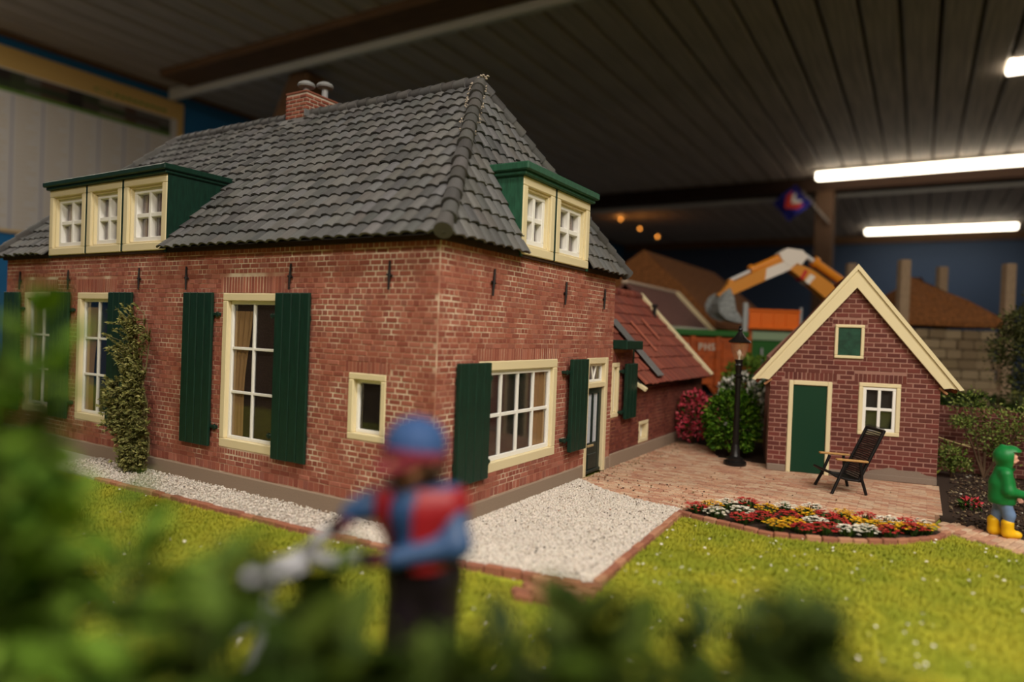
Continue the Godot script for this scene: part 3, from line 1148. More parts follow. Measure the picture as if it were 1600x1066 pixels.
func place_tiles(par: Node, list: Array, most: int, m: Material, called := "roof_tile") -> void:
	for q in list:
		q.append(EYE.distance_to(q[1]) if seen(q[1]) else 999.0)
	list.sort_custom(func(a, b): return a[2] < b[2])
	var far := MB.new()
	var n := 0
	for q in list:
		if n < most and q[2] < 900.0:
			n += 1
			part(par, called, q[0], m)
		else:
			var s: MB = q[0]
			var base := far.v.size()
			far.v.append_array(s.v); far.n.append_array(s.n); far.c.append_array(s.c); far.t.append_array(s.t)
			for k in s.ix: far.ix.append(base + k)
	if far.v.size():
		part(par, called + "s_joined", far, m, "stuff")

# half-round caps along a ridge or hip
func caps(par: Node, a: Vector3, b: Vector3, n: int, r: float, m: Material, tones: Array) -> void:
	var d := (b - a) / n
	for i in n:
		var mb := MB.new()
		mb.col = jit(tones[rng.randi() % tones.size()], 0.1)
		var p := a + d * i + v3(rr(-0.012, 0.012), rr(-0.008, 0.012), rr(-0.012, 0.012))
		mb.tube([p - d * 0.03, p + d * 0.15, p + d * 1.12], [r * 1.12, r * 1.08, r * 0.86], 12)
		part(par, "ridge_tile", mb, m)

# flat-roofed dormer with a row of windows. slope: rise per unit of depth; d0 eave depth; ye eave height
func dormer(par: Node, F: Face, a0: float, a1: float, y0: float, y1: float, split: Array, slope: float, rt: float, over: float, paint: Material) -> void:
	var D := node(par, "dormer")
	var back := 0.2 - (y1 - 4.15) / slope
	var front := 0.09
	for s in [a0 - 0.014, a1 - 0.056]:
		var m := MB.new()
		var pg := PackedVector2Array([Vector2(front - 0.2, y0 - 0.04), Vector2(front - 0.015, y0 - 0.04), Vector2(front - 0.015, y1), Vector2(back - 0.1, y1)])
		m.prism(pg, F.o + F.u * s, F.nn, Vector3.UP, F.u * 0.07)
		part(D, "cheek", m, paint)
	var m := MB.new()
	F.bx(m, a0 - over, a1 + over, y1 + rt * 0.35, y1 + rt, back - 0.2, front + over * 1.15, 0.02)
	F.bx(m, a0 - over * 0.55, a1 + over * 0.55, y1, y1 + rt * 0.4, back - 0.05, front + over * 0.6, 0.015)
	part(D, "dormer_roof", m, paint)
	for i in split.size() - 1:
		var g := 0.034
		window_sub(D, F, split[i] + (0.0 if i == 0 else g), split[i + 1] - (0.0 if i == split.size() - 2 else g), y0, y1, front)
		if i > 0:
			m = MB.new()
			F.bx(m, split[i] - g - 0.01, split[i] + g + 0.01, y0 + 0.01, y1, front - 0.12, front - 0.008)
			part(D, "divider", m, green())

func window_sub(D: Node, F: Face, a0: float, a1: float, y0: float, y1: float, d: float) -> void:
	var m := MB.new()
	var fw := 0.15
	F.bx(m, a0, a1, y1 - fw, y1, d - 0.2, d, 0.012)
	F.bx(m, a0, a1, y0, y0 + fw, d - 0.2, d, 0.012)
	F.bx(m, a0, a0 + fw, y0 + fw, y1 - fw, d - 0.2, d, 0.012)
	F.bx(m, a1 - fw, a1, y0 + fw, y1 - fw, d - 0.2, d, 0.012)
	# stepped inner rebate
	F.frame(m, a0 + fw - 0.005, a1 - fw + 0.005, y0 + fw - 0.005, y1 - fw + 0.005, 0.045, d - 0.2, d - 0.05, 0.006)
	part(D, "frame", m, cream())
	var b0 := a0 + fw + 0.04
	var b1 := a1 - fw - 0.04
	var c0 := y0 + fw + 0.04
	var c1 := y1 - fw - 0.04
	m = MB.new()
	F.frame(m, b0, b1, c0, c1, 0.09, d - 0.24, d - 0.11, 0.008)
	var xm := (b0 + b1) * 0.5
	var ym := (c0 + c1) * 0.5
	F.bx(m, xm - 0.04, xm + 0.04, c0 + 0.08, c1 - 0.08, d - 0.24, d - 0.115, 0.006)
	F.bx(m, b0 + 0.08, b1 - 0.08, ym - 0.04, ym + 0.04, d - 0.24, d - 0.12, 0.006)
	part(D, "glazing_bars", m, white())
	for i in 2:
		for j in 2:
			m = MB.new()
			F.bx(m, [b0, xm][i] + 0.03, [xm, b1][i] - 0.03, [c0, ym][j] + 0.03, [ym, c1][j] - 0.03, d - 0.205, d - 0.2)
			part(D, "pane", m, glass())
	m = MB.new()
	drape(m, F, b0, b1, c0, c1, d - 0.27, 0.0)
	part(D, "curtain", m, mat("mauve_net", Color8(132, 112, 110), 0.9, tex.lace, v3(0.9, 0.9, 0.9)))

const BRICKS := [[184, 110, 90], [172, 100, 82], [192, 120, 100], [162, 90, 74], [180, 106, 86], [170, 104, 88]]
func tone_list(a: Array) -> Array:
	var o := []
	for q in a: o.append(lin(q[0], q[1], q[2]))
	return o

func anchor(par: Node, F: Face, a: float, y: float, h: float, lean: float) -> void:
	var m := MB.new()
	var top := F.p(a + lean, y + h * 0.5, 0.035)
	var bot := F.p(a - lean, y - h * 0.5, 0.05)
	m.tube([bot, F.p(a, y, 0.045), top], [0.016, 0.022, 0.016], 6)
	m.tube([F.p(a - 0.055, y + 0.01, 0.035), F.p(a + 0.055, y - 0.01, 0.035)], 0.016, 6)
	m.cbox(F.p(a, y, 0.03), v3(0.05, 0.05, 0.05), 0.01)
	part(par, "wall_anchor", m, mat("black_iron", Color8(26, 23, 22), 0.5))

# ================================================================ farmhouse
func farmhouse() -> void:
	var t := thing("farmhouse", "large red brick farmhouse with grey tiled hip roof, green shutters and two dormers", "house", v3(-6, 0, -3))
	var F := Face.new(Vector3.ZERO, Vector3.RIGHT, Vector3.BACK)
	var R := Face.new(Vector3.ZERO, Vector3.FORWARD, Vector3.RIGHT)
	var mortar := mat("mortar", Color(1, 1, 1), 0.95, tex.mortar, v3(0.32, 0.32, 0.32))
	var brickm := mat("brick", Color(1, 1, 1), 0.85, tex.grain, v3(4, 4, 4), true)
	var tones := tone_list(BRICKS)
	var plm := mat("plinth_render", Color8(168, 146, 126), 0.95, tex.grain, v3(3, 3, 3))
	# openings
	var fh := [[-4.67, -3.2, 0.70, 3.352], [-1.638, -0.898, 1.18, 2.175], [-9.5, -8.1, 0.70, 3.352], [-11.8, -10.42, 0.70, 3.352]]
	var rh := [[1.05, 3.616, 0.65, 2.404], [4.9, 5.97, 0.0, 2.404]]
	var fs := []
	var fblock := fh.duplicate()
	for h in fh:
		var y1: float = h[3] + (0.19 if h[3] < 3 else 0.30)
		fs.append_array(soldiers(h[0] - 0.08, h[1] + 0.08, h[3] + 0.01, y1, 0.075, 0.020))
		fblock.append([h[0] - 0.08, h[1] + 0.08, h[3], y1])
		if h[3] > 3:
			fs.append_array(soldiers(h[0] - 0.05, h[1] + 0.05, h[2] - 0.10, h[2] - 0.005, 0.07, 0.018))
			fblock.append([h[0] - 0.05, h[1] + 0.05, h[2] - 0.10, h[2]])
	fs.append_array(soldiers(-12.7, 0.0, 0.28, 0.42, 0.115, 0.014))
	fblock.append([-12.7, 0.0, 0.2, 0.42])
	var rs := []
	var rblock := rh.duplicate()
	rs.append_array(soldiers(0.95, 3.72, 2.415, 2.62, 0.072, 0.020)); rblock.append([0.95, 3.72, 2.4, 2.62])
	rs.append_array(soldiers(4.86, 6.1, 2.415, 2.62, 0.072, 0.020)); rblock.append([4.86, 6.1, 2.4, 2.62])
	rs.append_array(soldiers(0.0, 4.9, 0.28, 0.42, 0.115, 0.014)); rblock.append([0.0, 4.9, 0.2, 0.42])
	var fw := MB.new()
	backing(fw, F, -12.7, 0.0, 0.0, 4.16, fh, -0.13, 0.0)
	var fwall := part(t, "front_wall", fw, mortar)
	var rw := MB.new()
	backing(rw, R, 0.13, 6.2, 0.0, 4.16, rh, -0.13, 0.0)
	var rwall := part(t, "gable_wall", rw, mortar)
	var bw := MB.new()
	bw.box(v3(-6.35, 2.08, -6.13), v3(12.42, 4.16, 0.14))
	bw.box(v3(-12.63, 2.08, -3.165), v3(0.14, 4.15, 6.05))
	part(t, "back_wall", bw, mortar)
	var list := []
	for r in courses(-12.7, -0.013, 0.42, 4.12, 0.084, 0.225, 0.015, fblock) + fs:
		list.append([F, fwall, r])
	for r in courses(0.013, 6.2, 0.42, 4.12, 0.084, 0.225, 0.015, rblock) + rs:
		list.append([R, rwall, r])
	place_bricks(list, 300, brickm, tones, 0.006)
	var m := MB.new()
	F.bx(m, -12.75, 0.022, -0.05, 0.265, -0.1, 0.024, 0.02)
	R.bx(m, -0.022, 4.88, -0.05, 0.265, -0.1, 0.022, 0.02)
	R.bx(m, 5.99, 6.2, -0.05, 0.265, -0.1, 0.022, 0.02)
	part(t, "plinth", m, plm)
	# dark strip under the eaves, between tiles and brick
	m = MB.new()
	F.bx(m, -12.8, 0.06, 4.10, 4.18, -0.05, 0.055)
	R.bx(m, -0.06, 6.3, 4.10, 4.18, -0.05, 0.055)
	part(t, "eaves_strip", m, mat("dark_wood", Color8(64, 42, 28)))
	# windows of the long front
	var lace := mat("net_lace", Color8(118, 96, 88), 0.95, tex.lace, v3(1.2, 1.2, 1.2))
	for h in [fh[0], fh[2], fh[3]]:
		window_unit(t, F, h[0], h[1], h[2], h[3], 2, 3, {"fw": 0.13, "rec": 0.10, "sw": 0.055, "bar": 0.045, "sill": 0.15, "net": lace, "curtain": [[h[0] + 0.14, h[0] + 0.62, h[2] + 0.1, h[3] - 0.3, 0.35]]})
	window_unit(t, F, fh[1][0], fh[1][1], fh[1][2], fh[1][3], 1, 1, {"fw": 0.10, "rec": 0.11, "sw": 0.05, "net": mat("dark_net", Color8(58, 46, 40), 0.95, tex.lace, v3(0.8, 0.8, 0.8))})
	for s in [[-5.69, -4.85, 1.0], [-3.24, -2.44, -1.0], [-8.17, -7.34, -1.0], [-10.46, -9.7, 1.0], [-12.62, -11.88, 1.0]]:
		shutter(t, F, s[0], s[1], 0.68, 3.36, 0.045, 0.10, 4, s[2])
	# gable: wide window, shutters, door
	window_unit(t, R, 1.05, 3.616, 0.65, 2.404, 4, 2, {"fw": 0.15, "rec": 0.09, "sw": 0.075, "bar": 0.055, "sill": 0.16, "net": lace, "curtain": [[2.92, 3.46, 0.8, 2.3, 0.0]]})
	shutter(t, R, 0.42, 1.25, 0.62, 2.39, 0.03, 0.115, 4, 1.0)
	shutter(t, R, 3.93, 4.62, 0.66, 2.40, 0.10, 0.185, 4, -1.0)
	front_door(t, R)
	for x in [-0.878, -2.962, -5.7, -7.203, -9.846, -11.99]: anchor(t, F, x, 3.62, 0.42, rr(-0.015, 0.015))
	for x in [1.312, 3.779, 5.566]: anchor(t, R, x, 3.62, 0.42, 0.03)
	farm_roof(t, F, R)

func front_door(t: Node, R: Face) -> void:
	var D := node(t, "front_door")
	var m := MB.new()
	R.bx(m, 4.9, 5.02, 0.0, 2.404, -0.13, 0.015, 0.012)
	R.bx(m, 5.83, 5.97, 0.0, 2.404, -0.13, 0.015, 0.012)
	R.bx(m, 5.02, 5.83, 2.28, 2.404, -0.13, 0.015, 0.012)
	R.bx(m, 5.02, 5.83, 1.79, 1.90, -0.13, 0.015, 0.012)
	part(D, "frame", m, cream())
	m = MB.new()
	R.frame(m, 5.02, 5.83, 1.90, 2.28, 0.05, -0.12, -0.07, 0.006)
	m.tube([R.p(5.42, 1.93, -0.085), R.p(5.30, 2.25, -0.085)], 0.02, 6)
	m.tube([R.p(5.42, 1.93, -0.085), R.p(5.54, 2.25, -0.085)], 0.02, 6)
	part(D, "transom_bars", m, white())
	m = MB.new()
	R.bx(m, 5.05, 5.8, 1.93, 2.25, -0.10, -0.095)
	part(D, "pane", m, glass())
	m = MB.new()
	R.bx(m, 5.0, 5.85, 1.85, 2.3, -0.2, -0.19)
	part(D, "net_or_dark_sheet", m, mat("mauve_net", Color8(132, 112, 110)))
	m = MB.new()
	R.bx(m, 5.02, 5.16, 0.02, 1.79, -0.12, -0.06, 0.01)
	R.bx(m, 5.70, 5.83, 0.02, 1.79, -0.12, -0.06, 0.01)
	R.bx(m, 5.16, 5.70, 1.66, 1.79, -0.12, -0.06, 0.01)
	R.bx(m, 5.16, 5.70, 0.02, 0.64, -0.12, -0.065, 0.01)
	R.bx(m, 5.405, 5.455, 0.64, 1.66, -0.12, -0.06, 0.008)
	R.bx(m, 5.22, 5.64, 0.10, 0.42, -0.09, -0.045, 0.012)
	R.bx(m, 5.03, 5.82, 0.02, 0.09, -0.10, -0.03, 0.01)
	part(D, "door_leaf", m, mat("dark_green_door", Color8(28, 40, 36), 0.4))
	for q in [[5.16, 5.405], [5.455, 5.70]]:
		m = MB.new()
		R.bx(m, q[0], q[1], 0.64, 1.66, -0.088, -0.082)
		part(D, "pane", m, glass())
		m = MB.new()
		drape(m, R, q[0], q[1], 0.64, 1.66, -0.112, 0.0)
		part(D, "lace_curtain", m, mat("lace_white", Color8(214, 218, 226), 0.9))
	m = MB.new()
	R.bx(m, 5.2, 5.5, 0.56, 0.61, -0.07, -0.045, 0.008)
	part(D, "letter_slot", m, mat("brass", Color8(170, 150, 110), 0.35))

func farm_roof(t: Node, F: Face, R: Face) -> void:
	var grey_tiles := tone_list([[110, 110, 109], [100, 100, 99], [120, 119, 117], [92, 92, 92], [108, 106, 103], [116, 116, 117]])
	var tm := mat("grey_tile", Color(1, 1, 1), 0.6, tex.grain, v3(2.5, 2.5, 2.5), true)
	var P := {"fr": v3(0.2, 4.15, 0.2), "fl": v3(-12.9, 4.15, 0.2), "br": v3(0.2, 4.15, -6.4), "bl": v3(-12.9, 4.15, -6.4), "ar": v3(-1.6, 7.5, -3.1), "al": v3(-11.04, 7.5, -3.1)}
	var deck := MB.new()
	deck_with_gap(deck, P.fl, P.fr, P.ar, P.al, (-10.57 + 12.9) / 13.1, (-6.33 + 12.9) / 13.1, 5.6)
	deck_with_gap(deck, P.fr, P.br, P.ar, P.ar, (2.06 + 0.2) / 6.6, (4.57 + 0.2) / 6.6, 5.5)
	deck.quad(P.br, P.bl, P.al, P.ar)
	deck.tri(P.bl, P.fl, P.al)
	var roof := part(t, "roof", deck, mat("roof_deck", Color8(48, 44, 42), 0.9))
	uneven = [17, 20, 21, 23, 26, 28]
	var Vf: Vector3 = v3(0, 3.35, -3.3)
	var sf := Vf.length()
	var list := tiles(P.fl, Vector3.RIGHT, Vf / sf, 13.1, sf, 1.86 / sf, 1.8 / sf, 0.252, 0.295, [[-10.6 + 12.9 - 0.02, -6.3 + 12.9 + 0.02, (5.55 - 4.15) / 3.35 * sf]], 0.020, grey_tiles)
	uneven = [5]
	var Vr := v3(-1.8, 3.35, 0)
	var sr := Vr.length()
	list.append_array(tiles(P.fr, Vector3.FORWARD, Vr / sr, 6.6, sr, 3.3 / sr, 3.3 / sr, 0.252, 0.295, [[2.0 + 0.2, 4.63 + 0.2, (5.42 - 4.15) / 3.35 * sr]], 0.020, grey_tiles))
	place_tiles(roof, list, 300, tm)
	uneven = []
	# left hip, barely seen, and back slope
	var Vl := v3(1.86, 3.35, 0)
	var sl := Vl.length()
	var more := tiles(P.bl, Vector3.BACK, Vl / sl, 6.6, sl, 3.3 / sl, 3.3 / sl, 0.252, 0.295, [], 0.020, grey_tiles)
	var Vb := v3(0, 3.35, 3.3)
	more.append_array(tiles(P.br, Vector3.LEFT, Vb / sf, 13.1, sf, 1.8 / sf, 1.86 / sf, 0.252, 0.295, [], 0.020, grey_tiles))
	place_tiles(roof, more, 0, tm, "back_tile")
	var up := v3(0, 0.03, 0)
	var dark := tone_list([[92, 91, 90], [82, 81, 80], [100, 98, 96]])
	caps(roof, P.fr + v3(0, 0.04, 0), P.ar + up, 16, 0.12, tm, dark)
	caps(roof, P.br + v3(0, 0.04, 0), P.ar + up, 16, 0.12, tm, dark)
	caps(roof, P.fl + v3(0, 0.04, 0), P.al + up, 16, 0.12, tm, dark)
	caps(roof, P.ar + up, P.al + up, 34, 0.115, tm, dark)
	# pale mortar crumbs along the top of the front hip
	var m := MB.new()
	for i in 70:
		var s := 0.55 + 0.45 * pow(rng.randf(), 0.6)
		var p: Vector3 = P.fr.lerp(P.ar, s) + v3(rr(-0.03, 0.03), 0.03, rr(-0.03, 0.03)) + (v3(-0.13, 0.03, 0.06) if i % 2 else v3(0.06, 0.03, -0.13))
		m.ball(p, v3(rr(0.01, 0.028), rr(0.01, 0.02), rr(0.01, 0.03)), 4, 6)
	for i in 14:
		m.ball(P.ar + v3(rr(-0.12, 0.14), rr(0.06, 0.18), rr(-0.1, 0.12)), v3(rr(0.02, 0.06), 0.02, rr(0.02, 0.05)), 4, 6)
	part(roof, "hip_mortar", m, mat("pale_mortar", Color8(176, 164, 148), 0.95), "stuff")
	dormer(t, F, -10.6, -6.3, 4.15, 5.55, [-10.6, -9.1, -7.76, -6.3], 1.015, 0.17, 0.1, green())
	dormer(t, R, 2.03, 4.6, 4.15, 5.42, [2.03, 3.18, 4.6], 1.861, 0.2, 0.12, mat("lighter_green_paint", Color8(46, 96, 72), 0.5, tex.streak, v3(2.2, 0.35, 2.2)))  # green is lighter here than on the first dormer and the shutters
	chimney(t)

func chimney(t: Node) -> void:
	var m := MB.new()
	var x0 := -6.76
	var x1 := -6.1
	var z0 := -2.93
	var z1 := -4.15
	m.box(v3((x0 + x1) / 2, 7.4, (z0 + z1) / 2), v3(x1 - x0 - 0.02, 1.24, z0 - z1 - 0.02))
	var c := part(t, "chimney", m, mat("mortar_pale", Color8(222, 206, 184), 0.95, tex.grain, v3(3, 3, 3)))
	var F := Face.new(v3(0, 0, z0), Vector3.RIGHT, Vector3.BACK)
	var R := Face.new(v3(x1, 0, 0), Vector3.FORWARD, Vector3.RIGHT)
	var list := []
	for r in courses(x0, x1, 7.2, 8.0, 0.086, 0.225, 0.022, [], false): list.append([F, c, r])
	for r in courses(-z0, -z1, 7.2, 8.0, 0.086, 0.225, 0.022, [], false): list.append([R, c, r])
	place_bricks(list, 90, mat("brick", Color(1, 1, 1)), tone_list([[172, 98, 76], [160, 86, 66], [180, 108, 84], [152, 82, 64]]), 0.008)
	m = MB.new()
	m.cbox(v3((x0 + x1) / 2, 8.02, (z0 + z1) / 2), v3(x1 - x0 + 0.02, 0.05, z0 - z1 + 0.02), 0.012)
	part(t, "chimney_cap", m, mat("brick_plain", Color8(160, 96, 74), 0.9, tex.grain, v3(4, 4, 4)))
	m = MB.new()
	m.cbox(v3((x0 + x1) / 2 - 0.02, 7.36, z0 + 0.06), v3(0.78, 0.2, 0.03), 0.01, Basis(Vector3.RIGHT, -0.7))
	m.cbox(v3(x1 + 0.03, 7.52, -3.3), v3(0.03, 0.16, 0.9), 0.01)
	part(t, "flashing", m, mat("lead", Color8(104, 104, 104), 0.5))
	for q in [[-6.42, -3.2, 0.22], [-6.42, -3.75, 0.38]]:
		m = MB.new()
		var o := v3(q[0], 8.02, q[1])
		m.lathe(o, [Vector2(0.07, 0), Vector2(0.07, q[2]), Vector2(0.07, q[2] + 0.02)], 14)
		m.lathe(o + v3(0, q[2], 0), [Vector2(0.0, -0.015), Vector2(0.18, -0.015), Vector2(0.20, 0.02), Vector2(0.17, 0.07), Vector2(0.10, 0.11), Vector2(0.0, 0.12)], 18)
		part(t, "chimney_cowl", m, mat("grey_metal", Color8(150, 152, 152), 0.4))

# sloping roof deck a-b (eaves) d-e (ridge) that leaves a gap for a dormer between shares s0 and s1 of the eaves, up to height yt
func deck_with_gap(m: MB, a: Vector3, b: Vector3, d: Vector3, e: Vector3, s0: float, s1: float, yt: float) -> void:
	var t := (yt - a.y) / (e.y - a.y)
	var up := (e - a).lerp(d - b, 0.5)
	up -= (b - a).normalized() * up.dot((b - a).normalized())
	var g0 := a.lerp(b, s0)
	var g1 := a.lerp(b, s1)
	var h0 := g0 + up * t
	var h1 := g1 + up * t
	var la := a.lerp(e, t)
	var lb := b.lerp(d, t)
	m.quad(a, g0, h0, la)
	m.quad(g1, b, lb, h1)
	if d != e: m.quad(la, lb, d, e)
	else: m.tri(la, lb, d)

# ================================================================ annex behind the farmhouse
func annex() -> void:
	var t := thing("brick_annex", "low brick wing with red tiled roof behind the farmhouse's front door", "annex", v3(-2, 0, -9.8))
	var R := Face.new(Vector3.ZERO, Vector3.FORWARD, Vector3.RIGHT)
	var mortar := mat("annex_mortar", Color8(176, 132, 112), 0.95, tex.mortar, v3(0.32, 0.32, 0.32))
	var bm := mat("brick", Color(1, 1, 1))
	var tones := tone_list([[132, 70, 58], [124, 64, 54], [142, 78, 64], [116, 60, 50]])
	var holes := [[6.22, 6.62, 1.08, 2.28], [7.98, 8.62, 0.32, 0.84]]
	var m := MB.new()
	backing(m, R, 6.22, 13.3, 0.0, 1.86, holes, -0.13, 0.0)
	backing(m, R, 6.22, 7.40, 1.86, 2.6, holes, -0.13, 0.0)
	m.box(v3(-0.66, 2.1, -7.38), v3(1.05, 1.0, 0.06))
	m.prism(PackedVector2Array([Vector2(0, 0), Vector2(0, 1.85), Vector2(-2, 3.95), Vector2(-4, 1.85), Vector2(-4, 0)]), v3(0, 0, -13.16), Vector3.RIGHT, Vector3.UP, v3(0, 0, -0.12))
	m.box(v3(-3.95, 0.92, -9.8), v3(0.1, 1.85, 7.0))
	var w := part(t, "wall", m, mortar)
	var list := []
	var block := holes + [[6.15, 6.7, 2.28, 2.45], [7.9, 8.7, 0.84, 1.0]]
	for r in courses(6.24, 13.3, 0.30, 1.84, 0.084, 0.225, 0.014, block): list.append([R, w, r])
	for r in courses(6.24, 7.38, 1.84, 2.56, 0.084, 0.225, 0.014, block): list.append([R, w, r])
	for r in soldiers(6.24, 6.7, 2.29, 2.45, 0.07, 0.012) + soldiers(7.9, 8.7, 0.85, 1.0, 0.07, 0.012): list.append([R, w, r])
	place_bricks(list, 160, bm, tones, 0.008)
	m = MB.new()
	R.bx(m, 6.23, 13.3, -0.05, 0.30, -0.1, 0.025, 0.02)
	part(t, "plinth", m, mat("plinth_render", Color8(168, 146, 126)))
	window_unit(t, R, 6.22, 6.62, 1.08, 2.28, 1, 2, {"fw": 0.10, "rec": 0.10, "sw": 0.04, "net": mat("dark_net", Color8(58, 46, 40))})
	window_unit(t, R, 7.98, 8.62, 0.32, 0.84, 1, 1, {"fw": 0.09, "rec": 0.16, "sw": 0.04, "net": mat("dark_net", Color8(58, 46, 40))})
	shutter(t, R, 6.72, 7.36, 1.02, 2.26, 0.08, 0.16, 3, -1.0)
	m = MB.new()
	R.bx(m, 6.22, 7.20, 2.58, 2.78, -1.2, 0.32, 0.02)
	part(t, "flat_roof", m, green())
	m = MB.new()
	R.bx(m, 7.40, 7.45, 1.7, 2.6, -0.5, 0.03, 0.01)
	part(t, "corner_board", m, green())
	# red pantiles, rows of narrow tiles
	var tones2 := tone_list([[150, 78, 62], [138, 70, 58], [160, 88, 70], [132, 72, 62], [146, 82, 66]])
	var rm := mat("red_tile", Color(1, 1, 1), 0.75, tex.grain, v3(2.5, 2.5, 2.5), true)
	m = MB.new()
	m.quad(v3(0.25, 1.72, -7.46), v3(0.25, 1.72, -13.05), v3(-0.75, 2.733, -13.05), v3(-0.75, 2.733, -7.46))
	m.quad(v3(-0.75, 2.733, -6.5), v3(-0.75, 2.733, -13.05), v3(-2, 4.0, -13.05), v3(-2, 4.0, -6.5))
	m.quad(v3(-4.25, 1.72, -13.05), v3(-4.25, 1.72, -6.5), v3(-2, 4.0, -6.5), v3(-2, 4.0, -13.05))
	var roof := part(t, "roof", m, mat("roof_deck", Color8(48, 44, 42)))
	var V := v3(-2.3, 2.36, 0)
	var s := V.length()
	var tl := tiles(v3(0.3, 1.75, -6.56), Vector3.FORWARD, V / s, 6.52, s, 0.0, 0.0, 0.135, 0.40, [[-1.0, 0.95, 1.40]], 0.018, tones2)
	place_tiles(roof, tl, 200, rm)
	caps(roof, v3(-2, 4.14, -6.6), v3(-2, 4.14, -13.0), 18, 0.13, rm, tones2)
	# cream verge board at the far end, short one at the near eave
	m = MB.new()
	var vd := V / s
	m.cbox(v3(0.3, 1.82, -13.1) + V * 0.5, v3(s + 0.1, 0.17, 0.14), 0.02, Basis(vd, Vector3.BACK.cross(vd), Vector3.BACK))
	part(t, "verge_board", m, cream())
	m = MB.new()
	m.cbox(v3(0.2, 1.72, -7.5), v3(0.3, 0.1, 0.1), 0.015, Basis(Vector3.BACK, -0.5))
	part(t, "eaves_stub", m, cream())
	# dark lead strip and raised trims lying on the tiles
	m = MB.new()
	var nn := v3(2.36, 2.3, 0).normalized()
	m.cbox(v3(-0.42, 2.55, -8.55) + nn * 0.1, v3(1.9, 0.03, 0.42), 0.01, Basis(vd, nn, vd.cross(nn)))
	part(t, "lead_strip", m, mat("lead", Color8(104, 104, 104)))
	m = MB.new()
	for q in [[-0.75, -9.9, 1.1], [-0.95, -11.0, 0.8]]:
		m.cbox(v3(q[0], 1.75 + (0.3 - q[0]) * 1.026, q[1]) + nn * 0.1, v3(q[2], 0.05, 0.07), 0.015, Basis(vd, nn, vd.cross(nn)))
	part(t, "roof_trim", m, mat("red_trim", Color8(168, 96, 76), 0.8))
	m = MB.new()
	m.lathe(v3(-1.35, 3.45, -12.6), [Vector2(0.06, 0), Vector2(0.06, 0.35), Vector2(0.1, 0.36), Vector2(0.1, 0.42), Vector2(0, 0.44)], 10)
	part(t, "vent_pipe", m, mat("black_iron", Color8(26, 23, 22)))

